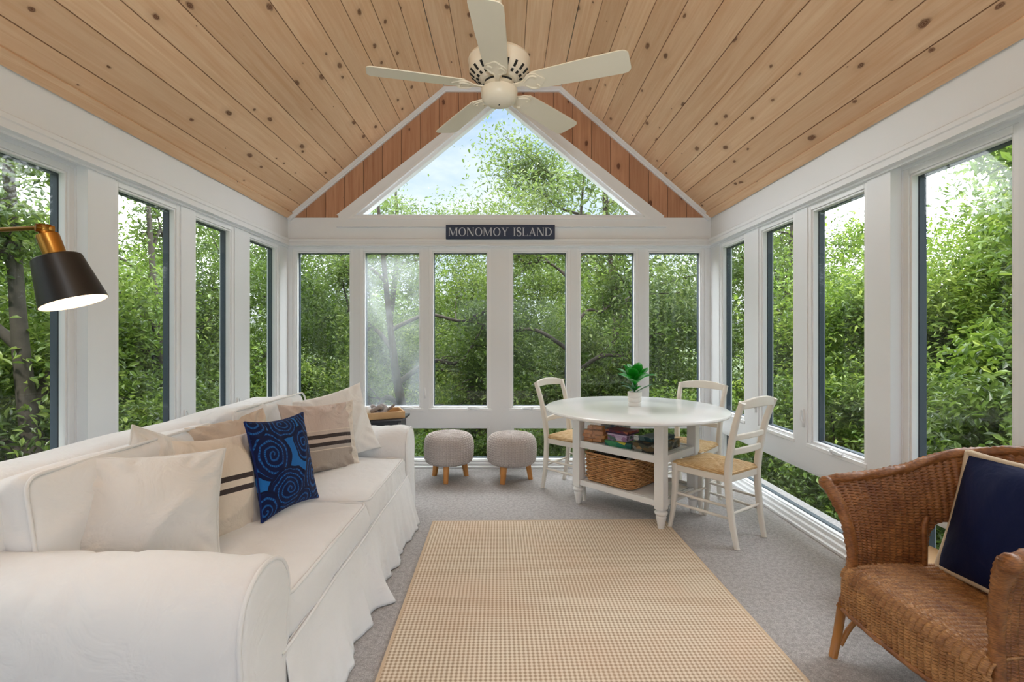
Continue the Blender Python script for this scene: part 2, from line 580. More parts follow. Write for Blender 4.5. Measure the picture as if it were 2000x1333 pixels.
def striped(name, bands, side=None, wr=0.3):
    """bands: [(v position, colour)] constant ramp over UV y; side: (u position, colour, amount)"""
    t = NT(name)
    uv = t.coord('UV'); co = t.coord()
    sp = t.n('SeparateXYZ', Vector=uv)
    v = t.math('ADD', sp.outputs[1], t.math('MULTIPLY', t.math('SUBTRACT', t.noise(co, 6, 2), 0.5), 0.012))
    col = t.ramp(v, bands, 'CONSTANT')
    if side:
        m = t.math('GREATER_THAN', sp.outputs[0], side[0])
        col = t.mix(t.math('MULTIPLY', m, side[2]), col, side[1])
    col = t.mix(t.math('MULTIPLY', t.noise(t.mapped(uv, (60, 500, 1)), 1, 2), 0.16), col, hexc(150, 138, 128))
    b1 = t.bump(t.noise(co, 900, 2), 0.2, 0.001)
    rg_ = t.n('TexNoise', _noise_type='RIDGED_MULTIFRACTAL', Vector=co, Scale=8, Detail=2, Roughness=0.45, Distortion=1.2).outputs['Fac']
    b2 = t.bump(t.noise(co, 9, 4, 0.6, 1.0), wr * 1.2, 0.03, t.bump(rg_, wr * 1.1, 0.015, b1))
    t.bsdf(Base__Color=col, Roughness=0.92, Specular__IOR__Level=0.15, Sheen__Weight=0.1, Normal=b2)
    return t.m
CRM, TAU, DRK = hexc(222, 208, 192), hexc(196, 180, 170), hexc(52, 44, 46)
M['stripe_c'] = striped('cream_stripe', [(0.0, CRM), (0.445, DRK), (0.49, CRM), (0.55, DRK), (0.595, CRM)], (0.74, hexc(206, 206, 210), 0.6))
M['stripe_d'] = striped('taupe_stripe_hidden', [(0.0, hexc(176, 162, 150)), (0.30, DRK), (0.34, CRM), (0.38, DRK), (0.42, hexc(214, 196, 178))], None, 0.5)
M['stripe_f'] = striped('taupe_stripe', [(0.0, hexc(172, 160, 150)), (0.315, CRM), (0.325, hexc(176, 166, 158)), (0.37, DRK), (0.42, TAU), (0.475, DRK), (0.525, TAU), (0.575, CRM), (0.585, hexc(204, 186, 176))], (0.88, hexc(224, 214, 202), 0.9), 0.55)

def paisley():
    """round swirls of dotted rings on a blue ground"""
    t = NT('blue_swirl_print')
    uv = t.coord('UV'); co = t.coord()
    wob = t.n('VectorMath', _operation='SCALE', i0=t.n('VectorMath', _operation='SUBTRACT', i0=t.n('TexNoise', Vector=uv, Scale=4.0).outputs['Color'], i1=(0.5, 0.5, 0.5)).outputs[0], Scale=0.10).outputs[0]
    sp = t.n('SeparateXYZ', Vector=t.n('VectorMath', _operation='ADD', i0=uv, i1=wob).outputs[0])
    col = t.mix(t.noise(uv, 5, 3), hexc(20, 88, 158), hexc(34, 112, 182))
    for i, (cx, cy, r, sq) in enumerate(((0.20, 0.62, 0.27, 1.0), (0.74, 0.66, 0.19, 0.85), (0.38, 0.22, 0.32, 1.25), (0.88, 0.26, 0.24, 0.9), (0.48, 0.95, 0.24, 1.2), (0.97, 0.95, 0.22, 0.9), (0.06, 0.98, 0.18, 1.0), (0.04, 0.08, 0.20, 1.0), (0.66, 0.02, 0.17, 1.0), (0.97, 0.56, 0.14, 0.8))):
        dx = t.math('SUBTRACT', sp.outputs[0], cx); dy = t.math('MULTIPLY', t.math('SUBTRACT', sp.outputs[1], cy), sq)
        d = t.math('SQRT', t.math('ADD', t.math('MULTIPLY', dx, dx), t.math('MULTIPLY', dy, dy)))
        an = t.math('ARCTAN2', dy, dx)
        w = t.math('ADD', t.math('MULTIPLY', d, 2 * PI / 0.062), t.math('MULTIPLY', an, 1.0 if i % 2 else -1.0))
        ring = t.ramp(t.math('SINE', w), [(0.30, hexc(10, 22, 62)), (0.55, hexc(14, 44, 104)), (0.80, hexc(30, 96, 164))])
        dots = t.math('MULTIPLY', t.math('GREATER_THAN', t.math('SINE', w), 0.7), t.math('GREATER_THAN', t.math('SINE', t.math('MULTIPLY', an, 30)), 0.2))
        ring = t.mix(t.math('MULTIPLY', dots, 0.7), ring, hexc(12, 30, 80))
        ring = t.mix(t.math('GREATER_THAN', d, r * 0.88), ring, hexc(8, 18, 54))
        col = t.mix(t.math('LESS_THAN', d, r), col, ring)
    t.bsdf(Base__Color=col, Roughness=0.8, Specular__IOR__Level=0.2, Sheen__Weight=0.05, Normal=t.bump(t.noise(co, 700, 2), 0.2, 0.001))
    return t.m
M['paisley'] = paisley()
M['paisley_edge'] = fabric('navy_print_edge', hexc(12, 34, 92), 0.85)

def wicker(name, a, b, dark, sx=40, sz=260):
    t = NT(name)
    co = t.coord()
    f = t.noise(co, 14, 4, 0.6)
    g = t.noise(t.mapped(co, (60, 60, 420)), 1, 2)
    ri = t.n('NewGeometry').outputs['Random Per Island'] if False else f
    col = t.mix(t.ramp(f, [(0.3, (0, 0, 0)), (0.7, (1, 1, 1))]), a, b)
    col = t.mix(t.math('MULTIPLY', t.ramp(g, [(0.40, (0, 0, 0)), (0.62, (1, 1, 1))]), 0.5), col, dark)
    t.bsdf(Base__Color=col, Roughness=0.42, Specular__IOR__Level=0.45)
    return t.m
M['wicker'] = wicker('brown_wicker', hexc(120, 70, 34), hexc(176, 118, 66), hexc(56, 28, 14))
M['wicker_seat'] = wicker('tan_wicker', hexc(140, 92, 50), hexc(198, 148, 94), hexc(84, 46, 24))
M['rattan'] = plain('rattan_pole', hexc(168, 112, 54), 0.4, 0.18, 12)
M['willow'] = wicker('willow_basket', hexc(186, 130, 78), hexc(218, 168, 112), hexc(104, 58, 28))
M['chair'] = plain('cream_chair_paint', hexc(230, 223, 212), 0.45, 0.05, 8)
M['table'] = plain('white_table_paint', (0.80, 0.78, 0.75), 0.4, 0.03, 6)
M['tabletop'] = plain('white_tabletop', (0.86, 0.87, 0.87), 0.17, 0.02, 6, spec=0.55)

def rush():
    t = NT('rush_seat')
    co = t.coord()
    sp = t.n('SeparateXYZ', Vector=co)
    ax = t.math('ABSOLUTE', sp.outputs[0]); ay = t.math('ABSOLUTE', sp.outputs[1])
    side = t.math('GREATER_THAN', ax, ay)
    d = t.math('ADD', t.math('MULTIPLY', side, ax), t.math('MULTIPLY', t.math('SUBTRACT', 1.0, side), ay))
    s = t.math('ADD', 0.5, t.math('MULTIPLY', 0.5, t.math('SINE', t.math('MULTIPLY', d, 2 * PI / 0.009))))
    n1 = t.noise(co, 30, 3)
    col = t.mix(t.ramp(n1, [(0.3, (0, 0, 0)), (0.7, (1, 1, 1))]), hexc(206, 164, 108), hexc(236, 206, 156))
    col = t.mix(t.math('MULTIPLY', t.math('SUBTRACT', 1.0, s), 0.45), col, hexc(140, 92, 50))
    t.bsdf(Base__Color=col, Roughness=0.7, Normal=t.bump(s, 0.6, 0.003))
    return t.m
M['rush'] = rush()
M['knit'] = plain('grey_knit_yarn', hexc(196, 187, 182), 0.95, 0.16, 90, bump=0.5, bscale=400, spec=0.1)
M['stoolwood'] = plain('honey_wood', hexc(200, 138, 72), 0.5, 0.14, 14)
M['black'] = plain('black_metal', (0.006, 0.006, 0.007), 0.38, 0.1)
M['brass'] = plain('aged_brass', hexc(176, 128, 62), 0.28, 0.1, 20, metal=1.0)
M['shade_in'] = plain('shade_lining', (0.9, 0.82, 0.72), 0.6, 0.02)
M['fan'] = plain('cream_enamel', hexc(234, 222, 202), 0.35, 0.03)
M['fanblade'] = plain('cream_blade', hexc(230, 219, 199), 0.32, 0.03)
M['dark'] = plain('dark_slot', (0.01, 0.01, 0.01), 0.7)
M['sign'] = plain('slate_blue_board', hexc(44, 56, 82), 0.6, 0.12, 12)
M['letter'] = plain('silver_lettering', hexc(196, 202, 212), 0.5, 0.06)
M['navywood'] = plain('black_painted_wood', hexc(24, 27, 36), 0.45, 0.1)
M['traywood'] = plain('honey_tray_wood', hexc(196, 158, 112), 0.5, 0.2, 10)
M['greyrope'] = plain('grey_driftwood', hexc(150, 142, 140), 0.9, 0.3, 60)
M['shell'] = plain('white_shell', (0.8, 0.78, 0.76), 0.4, 0.05)
M['blockwood'] = plain('orange_wood_blocks', hexc(206, 138, 76), 0.55, 0.15, 20)
M['pot'] = plain('white_ceramic', (0.80, 0.76, 0.72), 0.35, 0.03)
M['soil'] = plain('soil', (0.03, 0.02, 0.015), 0.9)
M['plantleaf'] = plain('glossy_leaf', hexc(30, 150, 34), 0.3, 0.35, 12)
M['plantdark'] = plain('dark_leaf', hexc(34, 104, 44), 0.35, 0.35, 12)
def solid(name, r, g, b, rough=0.5):
    return plain(name, hexc(r, g, b), rough, 0.06, 20)

def printed(name, cols, scale=9, rough=0.4):
    t = NT(name)
    co = t.coord()
    v = t.n('TexVoronoi', Vector=t.mapped(co, (1, 1, 1.4)), Scale=scale * 3, Randomness=1.0)
    f = t.n('SeparateColor', Color=v.outputs['Color']).outputs[0]
    st = [(i / len(cols), hexc(*c)) for i, c in enumerate(cols)]
    t.bsdf(Base__Color=t.ramp(f, st, 'CONSTANT'), Roughness=rough)
    return t.m

def glass(name, milky=0.0, tint=(0.97, 0.985, 0.98)):
    t = NT(name)
    tr = t.n('BsdfTransparent', Color=tint)
    gl = t.n('BsdfGlossy', Color=(1, 1, 1), Roughness=0.02)
    fr = t.n('LayerWeight', Blend=0.25)
    f = t.math('ADD', 0.015, t.math('MULTIPLY', t.math('POWER', fr.outputs['Facing'], 3.0), 0.35))
    mx = t.n('MixShader', Fac=f, i1=tr.outputs[0], i2=gl.outputs[0])
    if milky:
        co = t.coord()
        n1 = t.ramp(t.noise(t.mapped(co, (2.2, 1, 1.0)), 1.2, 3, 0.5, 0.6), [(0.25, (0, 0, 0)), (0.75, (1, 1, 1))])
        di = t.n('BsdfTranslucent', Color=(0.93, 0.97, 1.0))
        mx = t.n('MixShader', Fac=t.math('MULTIPLY', n1, milky), i1=mx.outputs[0], i2=di.outputs[0])
    t.surf(mx)
    return t.m
M['glass'] = glass('clear_glass')
M['milkyglass'] = glass('milky_glass', 0.27)  # clear pane with a patchy whitish translucent layer

def leafmat(name, a, b, c, trans=0.40):
    t = NT(name)
    ri = t.n('NewGeometry').outputs['Random Per Island']
    oi = t.n('ObjectInfo').outputs['Random']
    ps = t.n('NewGeometry').outputs['Position']
    patch = t.noise(ps, 0.8, 3, 0.65)
    f = t.math('ADD', t.math('MULTIPLY', ri, 0.62), t.math('MULTIPLY', t.math('SUBTRACT', patch, 0.34), 1.5))
    col = t.ramp(f, [(0.05, hexc(*a)), (0.50, hexc(*b)), (0.98, hexc(*c))])
    col = t.mix(1.0, col, t.mix(oi, (0.85, 0.90, 0.88), (1.15, 1.08, 1.0)), 'MULTIPLY')
    di = t.n('BsdfPrincipled', Base__Color=col, Roughness=0.40, Specular__IOR__Level=0.55)
    tl = t.n('BsdfTranslucent', Color=t.mix(0.35, col, hexc(140, 170, 60)))
    t.surf(t.n('MixShader', Fac=trans, i1=di.outputs[0], i2=tl.outputs[0]))
    return t.m
M['leaf1'] = leafmat('oak_leaf', (36, 52, 24), (76, 102, 44), (140, 160, 78))
M['leaf2'] = leafmat('dark_leaf_mix', (32, 48, 24), (67, 90, 42), (124, 144, 75))
M['leaf3'] = leafmat('bright_leaf_mix', (45, 67, 26), (94, 124, 46), (156, 174, 80))
M['leaf4'] = leafmat('grey_green_leaf', (44, 60, 40), (84, 104, 66), (150, 164, 106))
M['bark'] = plain('grey_bark', hexc(66, 60, 52), 0.9, 0.45, 14, bump=0.8, bscale=25)
M['ground'] = plain('leafy_ground', hexc(62, 74, 40), 0.95, 0.4, 3, bump=0.8, bscale=12)
# ------------------------------------------------------------------ the room
XL, XR, D = -2.136, 1.986, 4.74          # inner faces of the left, right and back walls
YB = -1.7                                 # the room runs on behind the camera
EAVE, RIDGE = 2.43, 3.695
RX0, RX1 = -0.609, 0.524                  # flat strip of ceiling at the ridge
WT = 0.12

# floor
mb = MB()
mb.add(box(XL - 0.30, XR + 0.30, YB, D + WT, -0.14, 0.0))
struct(mb.build('floor', M['carpet']))

# ceiling: three planes of V-grooved boards that run front to back, with a roof above
def boards(p0, p1, w, u0):
    p0, p1 = np.array(p0), np.array(p1)
    L = np.linalg.norm(p1 - p0); d = (p1 - p0) / L
    nrm = np.array([-d[1], d[0]])
    if nrm[1] < 0: nrm = -nrm
    k = max(1, round(L / w)); w = L / k
    pts, us = [], []
    for i in range(k):
        for t, h in ((0.0, 0.005), (0.003, 0.0), (w - 0.003, 0.0), (w, 0.005)):
            if t == 0.0 and i > 0: continue
            q = p0 + d * (i * w + t) + nrm * h
            pts.append(q); us.append((i + (0 if t == 0 else (1 if t == w else t / w))) * 1.0)
    return np.array(pts), np.array(us), k
mb = MB()
ub = 0
for p0, p1, w in (((XL, EAVE), (RX0, RIDGE), 0.1803), ((RX0, RIDGE), (RX1, RIDGE), 0.189), ((RX1, RIDGE), (XR, EAVE), 0.1757)):
    pts, us, k = boards(p0, p1, w, ub)
    ys = [YB, 0.0, 1.6, 3.2, D + 0.02]
    V, U, n = [], [], len(ys)
    for (x, z), u in zip(pts, us):
        for y in ys:
            V.append((x, y, z)); U.append(((ub + u) * 0.1803, y))
    F = grid_faces(len(pts), n)
    mb.add((V, F), 0, U)
    ub += k
for p0, p1 in (((XL - 0.30, EAVE - 0.25 + 0.08), (RX0, RIDGE + 0.08)), ((RX0, RIDGE + 0.08), (RX1, RIDGE + 0.08)), ((RX1, RIDGE + 0.08), (XR + 0.30, EAVE - 0.25 + 0.08))):
    (xa, za), (xb, zb) = p0, p1
    mb.add((np.array([(xa, YB, za), (xb, YB, zb), (xb, D + 0.25, zb), (xa, D + 0.25, za), (xa, YB, za + .06), (xb, YB, zb + .06), (xb, D + 0.25, zb + .06), (xa, D + 0.25, za + .06)]), BF), 1)
ceiling = struct(mb.build('ceiling', [M['pine'], M['white']]))

# maps from wall coordinates (along u, depth w outward, height z) to the room
def map_back(u, w, z): return (u, D + w, z)
def map_left(u, w, z): return (XL - w, u, z)
def map_right(u, w, z): return (XR + w, u, z)

def wbox(mp, u0, u1, w0, w1, z0, z1):
    V = np.array([mp(a, b, c) for c in (z0, z1) for a, b in ((u0, w0), (u1, w0), (u1, w1), (u0, w1))])
    F = BF
    # keep the faces turned outwards whatever the map's handedness
    c = V.mean(0)
    f = F[0]; nn = np.cross(V[f[1]] - V[f[0]], V[f[2]] - V[f[0]])
    if np.dot(nn, V[list(f)].mean(0) - c) < 0:
        F = [tuple(reversed(x)) for x in F]
    return V, F

def wall_cells(mb, mp, u0, u1, z0, z1, w0, w1, openings, mi=0):
    us = sorted({u0, u1, *[o[0] for o in openings], *[o[1] for o in openings]})
    us = [u for u in us if u0 <= u <= u1]
    for a, b in zip(us[:-1], us[1:]):
        m = (a + b) / 2
        holes = sorted([(max(o[2], z0), min(o[3], z1)) for o in openings if o[0] < m < o[1]])
        z = z0
        for h0, h1 in holes:
            if h0 > z + 1e-6: mb.add(wbox(mp, a, b, w0, w1, z, h0), mi)
            z = h1
        if z < z1 - 1e-6: mb.add(wbox(mp, a, b, w0, w1, z, z1), mi)

UZ0, UZ1 = 0.547, 2.132        # upper windows
LZ0, LZ1 = 0.045, 0.402        # low windows

back_up = [(-2.09, -1.497), (-1.43, -0.815), (-0.76, -0.155), (0.02, 0.623), (0.68, 1.285), (1.35, 1.93)]
back_low = [(-2.06, -0.165), (0.04, 1.92)]
left_up = [(4.03, 4.57), (3.325, 3.82), (2.655, 3.19)]
left_low = [(2.70, 4.55)]
right_up = [(4.06, 4.55), (3.36, 3.845), (2.685, 3.22)]
right_low = [(2.74, 4.53)]
near_up = [(1.94, 2.462), (1.34, 1.865), (0.75, 1.275), (0.16, 0.685), (-0.43, 0.095), (-1.02, -0.495)]
near_low = [(0.78, 2.45), (-0.99, 0.655)]
NREC = 0.055                     # the near bay of both side walls sits further out

mb = MB()
op = [(a, b, UZ0, UZ1) for a, b in back_up] + [(a, b, LZ0, LZ1) for a, b in back_low]
wall_cells(mb, map_back, XL - WT, XR + WT, 0.0, EAVE, 0.0, WT, op)
wall_back = struct(mb.build('wall_back', M['white']))

for side, mp, up, low, e in (('left', map_left, left_up, left_low, 2.478), ('right', map_right, right_up, right_low, 2.519)):
    mb = MB()
    op = [(a, b, UZ0, UZ1) for a, b in up] + [(a, b, LZ0, LZ1) for a, b in low]
    wall_cells(mb, mp, e, D, 0.0, EAVE, 0.0, WT, op)
    op = [(a, e - 0.006 if b > 2.4 else b, UZ0, UZ1) for a, b in near_up] + [(a, b, LZ0, LZ1) for a, b in near_low]
    wall_cells(mb, mp, YB, e, 0.0, 2.15, NREC, NREC + WT, op)
    mb.add(wbox(mp, YB, e, 0.0, WT + NREC, 2.15, EAVE))
    mb.add(wbox(mp, e, e + 0.05, WT, WT + NREC, 0.0, EAVE))
    struct(mb.build('wall_' + side, M['white']))

# gable above the back wall: reddish vertical boards round a triangular window
GA, GB, GC = (-1.407, 2.462), (-0.063, 3.565), (1.262, 2.458)      # glass
OA, OB, OC = (-1.655, 2.452), (-0.068, 3.688), (1.515, 2.450)      # outer edge of the white casing
def ceil_z(x):
    return float(np.interp(x, [XL, RX0, RX1, XR], [EAVE, RIDGE, RIDGE, EAVE]))
def tri_z(x, a, b, c):
    return float(np.interp(x, [a[0], b[0], c[0]], [a[1], b[1], c[1]]))
MA, MBp, MC = (-1.53, 2.456), (-0.066, 3.63), (1.39, 2.454)
mb = MB()
k0 = 0
x = XL
while x < XR - 1e-6:
    x1 = min(x + 0.185, XR)
    cuts = sorted({x + 0.002, x1 - 0.002, *[q for q in (RX0, RX1, MA[0], MBp[0], MC[0]) if x + 0.002 < q < x1 - 0.002]})
    for a, b in zip(cuts[:-1], cuts[1:]):
        for w0, w1, m in ((-0.004, 0.012, 0),):
            bot = [tri_z(q, MA, MBp, MC) if MA[0] < q < MC[0] else EAVE for q in (a, b)]
            top = [ceil_z(q) + 0.03 for q in (a, b)]
            V = np.array([(a, D + w0, bot[0]), (b, D + w0, bot[1]), (b, D + w1, bot[1]), (a, D + w1, bot[0]), (a, D + w0, top[0]), (b, D + w0, top[1]), (b, D + w1, top[1]), (a, D + w1, top[0])])
            U = [(k0 * 0.185 + (q - x), z) for q, z in ((a, bot[0]), (b, bot[1]), (b, bot[1]), (a, bot[0]), (a, top[0]), (b, top[1]), (b, top[1]), (a, top[0]))]
            mb.add((V, BF), 0, U)
    x = x1; k0 += 1
for a, b in ((XL - WT, MA[0]), (MA[0], RX0), (RX0, MBp[0]), (MBp[0], RX1), (RX1, MC[0]), (MC[0], XR + WT)):
    bot = [tri_z(q, MA, MBp, MC) if MA[0] <= q <= MC[0] else EAVE for q in (a, b)]
    top = [ceil_z(min(max(q, XL), XR)) + 0.06 for q in (a, b)]
    V = np.array([(a, D + 0.012, bot[0]), (b, D + 0.012, bot[1]), (b, D + WT, bot[1]), (a, D + WT, bot[0]), (a, D + 0.012, top[0]), (b, D + 0.012, top[1]), (b, D + WT, top[1]), (a, D + WT, top[0])])
    mb.add((V, BF), 0)
gable = mb.build('gable_boards', M['gable'], wall_back)
gable['label'] = 'reddish vertical pine boards'

def fb(a, b, d): return (a, D + d, b)
def quad_strip(mb, pairs, d0, d1, mi=0):
    """pairs: closed list of (outer, inner) corners in the wall plane"""
    n = len(pairs)
    for i in range(n):
        o0, i0 = pairs[i]; o1, i1 = pairs[(i + 1) % n]
        mb.add(prism([o0, o1, i1, i0], fb, d0, d1), mi)
def inset(tri, d):
    P = [np.array(p) for p in tri]
    out = []
    for i in range(3):
        p, a, b = P[i], P[i - 1], P[(i + 1) % 3]
        u, v = (a - p) / np.linalg.norm(a - p), (b - p) / np.linalg.norm(b - p)
        bis = (u + v) / np.linalg.norm(u + v)
        s = math.sin(math.acos(np.clip(np.dot(u, bis), -1, 1)))
        out.append(tuple(p + bis * d / s))
    return out
G = [GA, GC, GB]
wcount = [0]
def window_name():
    wcount[0] += 1
    return 'window_%d' % wcount[0]
gm = MB()
g1 = inset(G, -0.028)
quad_strip(gm, list(zip(inset(G, -0.05), g1)), -0.03, 0.10)
quad_strip(gm, list(zip(g1, G)), 0.004, 0.09)
gw = struct(gm.build(window_name(), M['sash'], None))
cm = MB()
i5 = inset(G, -0.045)
cm.add(prism([OA, i5[0], i5[2], OB], fb, -0.022, 0.03)); cm.add(prism([OC, i5[1], i5[2], OB], fb, -0.0221, 0.03))
cm.add(wbox(map_back, -1.635, 1.525, -0.02, 0.03, 2.345, 2.452))
cm.add(wbox(map_back, -1.655, 1.545, -0.03, 0.03, 2.335, 2.352))
cm.build('casing', M['white'], gw)
pm = MB(); pm.add(prism(inset(G, -0.012), fb, 0.055, 0.061)); pm.build('pane', M['glass'], gw)

# cornice moulding, rake moulding, floor sills
def stepped(mb, mp, u0, u1, prof, m0=0.0, m1=0.0):
    """prof: closed list of (w, z); m0/m1 mitre the ends by w"""
    n = len(prof)
    V = [mp(u0 + m0 * w, w, z) for w, z in prof] + [mp(u1 + m1 * w, w, z) for w, z in prof]
    F = [tuple(range(n))[::-1], tuple(range(n, 2 * n))] + [(i, (i + 1) % n, n + (i + 1) % n, n + i) for i in range(n)]
    mb.add((V, F))
CORN = [(0.0, 2.225), (-0.022, 2.225), (-0.030, 2.218), (-0.030, 2.196), (-0.024, 2.190), (-0.024, 2.172), (-0.040, 2.166), (-0.040, 2.150), (-0.012, 2.146), (-0.012, 2.134), (0.0, 2.134)]
tn = [0]
def trim_name():
    tn[0] += 1
    return 'trim_%d' % tn[0]
for mp, a, b, m0, m1 in ((map_back, XL, XR, -1, 1), (map_left, YB, D, 0, 1), (map_right, YB, D, 0, 1)):
    mb = MB(); stepped(mb, mp, a, b, CORN, m0, m1)
    struct(mb.build(trim_name(), M['white']))
# rake moulding, mitred at the ridge
RK = [np.array(q) for q in ((XL, EAVE), (RX0, RIDGE), (RX1, RIDGE), (XR, EAVE))]
def offset_line(P, d):
    nn = []
    for a, b in zip(P[:-1], P[1:]):
        t_ = (b - a) / np.linalg.norm(b - a); nn.append(np.array([t_[1], -t_[0]]))
    out = [P[0] + np.array([nn[0][0], nn[0][1]]) * d]
    for i in (1, 2):
        m = nn[i - 1] + nn[i]; m /= np.linalg.norm(m)
        out.append(P[i] + m * d / np.dot(m, nn[i]))
    out.append(P[3] + nn[2] * d)
    return out
mb = MB()
for d0, d1, w0 in ((-0.012, 0.044, -0.026), (-0.012, 0.030, -0.034)):
    A_, B_ = offset_line(RK, d0), offset_line(RK, d1)
    for i in range(3):
        mb.add(prism([tuple(A_[i]), tuple(A_[i + 1]), tuple(B_[i + 1]), tuple(B_[i])], fb, w0, 0.002))
struct(mb.build(trim_name(), M['white']))
# the house wall behind the camera, with a wide opening into the next room
mb = MB()
def map_front(u, w, z): return (u, YB - w, z)
for poly in ([(XL - 0.2, 0), (-1.15, 0), (-1.15, 2.12), (-1.15, ceil_z(-1.15) + 0.04), (XL, EAVE + 0.04), (XL - 0.2, EAVE - 0.1)], [(1.15, 0), (XR + 0.2, 0), (XR + 0.2, EAVE - 0.1), (XR, EAVE + 0.04), (1.15, ceil_z(1.15) + 0.04)],
             [(-1.15, 2.12), (1.15, 2.12), (1.15, ceil_z(1.15) + 0.04), (RX1, RIDGE + 0.04), (RX0, RIDGE + 0.04), (-1.15, ceil_z(-1.15) + 0.04)]):
    mb.add(prism(poly, lambda a, b, d: (a, YB - d, b), 0.0, 0.12))
struct(mb.build('wall_front', M['white']))
# boards along the foot of both ceiling slopes
mb = MB()
for sx, xe in ((1, XL), (-1, XR)):
    d = np.array([RX0 - XL, 0, RIDGE - EAVE]) if sx > 0 else np.array([RX1 - XR, 0, RIDGE - EAVE])
    d = d / np.linalg.norm(d); nn = np.cross(d, (0, 1, 0)); nn = nn if nn[2] < 0 else -nn
    c = np.array((xe, (YB + D) / 2, EAVE)) + d * 0.036 + nn * 0.008
    V, F = obox(c, d, (0, 1, 0), nn, 0.036, (D - YB) / 2, 0.008)
    U = [(0.02 + (0 if i % 4 in (0, 3) else 0.07), 7.3 + V[i][1]) for i in range(8)]
    mb.add((V, F), 0, U)
struct(mb.build(trim_name(), M['pine'], bevel=0.002))
# sills at the floor
SILL = [(0.02, 0.0), (-0.055, 0.0), (-0.055, 0.016), (-0.048, 0.020), (-0.030, 0.020), (-0.030, 0.040), (-0.022, 0.046), (0.02, 0.046)]
for nm, mp, a, b, m0, m1 in (('back', map_back, XL, XR, -1, 1), ('left', map_left, 2.478, D, 0, 1), ('right', map_right, 2.519, D, 0, 1)):
    mb = MB(); stepped(mb, mp, a, b, SILL, m0, m1)
    struct(mb.build('baseboard_' + nm, M['sash']))

# casement windows: sash frame, pane, dark outer cladding, crank and latch
def wring(mb, mp, u0, u1, z0, z1, d0, d1, w0, w1, mi=0):
    """rectangular ring from inset d0 to inset d1"""
    a0, a1, b0, b1 = u0 + d0, u1 - d0, z0 + d0, z1 - d0
    c0, c1, e0, e1 = u0 + d1, u1 - d1, z0 + d1, z1 - d1
    mb.add(wbox(mp, a0, c0, w0, w1, b0, b1), mi)
    mb.add(wbox(mp, c1, a1, w0, w1, b0, b1), mi)
    mb.add(wbox(mp, c0, c1, w0, w1, b0, e0), mi)
    mb.add(wbox(mp, c0, c1, w0, w1, e1, b1), mi)

def window(mp, u0, u1, z0, z1, rec, crank=None, latch=None, milky=False, sw=0.042):
    mb = MB()
    wring(mb, mp, u0, u1, z0, z1, -0.003, sw - 0.012, rec + 0.008, rec + 0.055)
    wring(mb, mp, u0, u1, z0, z1, sw - 0.012, sw, rec + 0.016, rec + 0.05)
    mb.add(wbox(mp, u0 - 0.003, u1 + 0.003, rec - 0.006, rec + 0.012, z0 - 0.003, z0 + 0.022))
    w = struct(mb.build(window_name(), M['sash'], bevel=0.003))
    g = MB(); g.add(wbox(mp, u0 + sw - 0.006, u1 - sw + 0.006, rec + 0.034, rec + 0.040, z0 + sw - 0.006, z1 - sw + 0.006))
    p = g.build('pane', M['milkyglass'] if milky else M['glass'], w)
    if milky: p['label'] = 'patchy whitish glass pane'
    c = MB(); wring(c, mp, u0, u1, z0, z1, -0.003, sw + 0.004, rec + 0.054, rec + 0.088)
    x = c.build('outer_cladding', M['clad'], w); x['label'] = 'dark slate outer frame'
    if crank is not None:
        uc = u0 + (u1 - u0) * crank
        s = 1 if crank < 0.5 else -1
        h = MB()
        h.add(wbox(mp, uc - 0.055, uc + 0.055, rec - 0.014, rec + 0.012, z0 + 0.012, z0 + 0.024))
        def q(u, ww, z): return np.array(mp(u, ww, z))
        h.add(tube([q(uc + s * 0.035, rec - 0.004, z0 + 0.022), q(uc + s * 0.03, rec - 0.018, z0 + 0.036), q(uc - s * 0.05, rec - 0.022, z0 + 0.034), q(uc - s * 0.075, rec - 0.022, z0 + 0.03)], [0.011, 0.010, 0.006, 0.005], 8))
        h.add(tube([q(uc + s * 0.035, rec - 0.004, z0 + 0.012), q(uc + s * 0.035, rec - 0.010, z0 + 0.046)], [0.016, 0.010], 10))
        h.build('crank_handle', M['sash'], w, smooth=True)
    if latch is not None:
        ul = u0 - 0.035 if latch < 0 else u1 + 0.035
        h = MB()
        h.add(wbox(mp, ul - 0.011, ul + 0.011, -0.006, 0.004, z0 + 0.12, z0 + 0.24))
        h.add(tube([np.array(mp(ul, -0.004, z0 + 0.15)), np.array(mp(ul, -0.018, z0 + 0.17)), np.array(mp(ul, -0.022, z0 + 0.21)), np.array(mp(ul, -0.016, z0 + 0.235))], [0.008, 0.008, 0.007, 0.005], 8))
        h.build('latch', M['sash'], w, smooth=True)
    return w
for i, (a, b) in enumerate(back_up):
    window(map_back, a, b, UZ0, UZ1, 0.0, crank=(None, 0.72, 0.70, 0.32, None, 0.6)[i], milky=(i == 1), latch=(-1 if i == 2 else None))
for a, b in back_low:
    window(map_back, a, b, LZ0, LZ1, 0.0, sw=0.03)
for mp, up, low in ((map_left, left_up, left_low), (map_right, right_up, right_low)):
    for i, (a, b) in enumerate(up):
        window(mp, a, b, UZ0, UZ1, 0.0, crank=0.45 if i == 2 else None, latch=1 if i > 0 else None)
    for a, b in low:
        window(mp, a, b, LZ0, LZ1, 0.0, sw=0.03)
    for a, b in near_up:
        if b > 2.4: b = 2.472 if mp is map_left else 2.513
        window(mp, a, b, UZ0, UZ1, NREC, crank=0.5)
    for a, b in near_low:
        window(mp, a, b, LZ0, LZ1, NREC, sw=0.03)

# sign on the back wall
SX0, SX1, SZ0, SZ1 = -0.588, 0.463, 2.212, 2.350
sg = thing('wall_sign', 'slate blue painted board with silver lettering on the white wall above the back windows', 'sign', (0, D, SZ0))
mb = MB(); mb.add(box(SX0, SX1, -0.055, -0.031, 0.0, SZ1 - SZ0)); mb.build('board', M['sign'], sg, bevel=0.003)

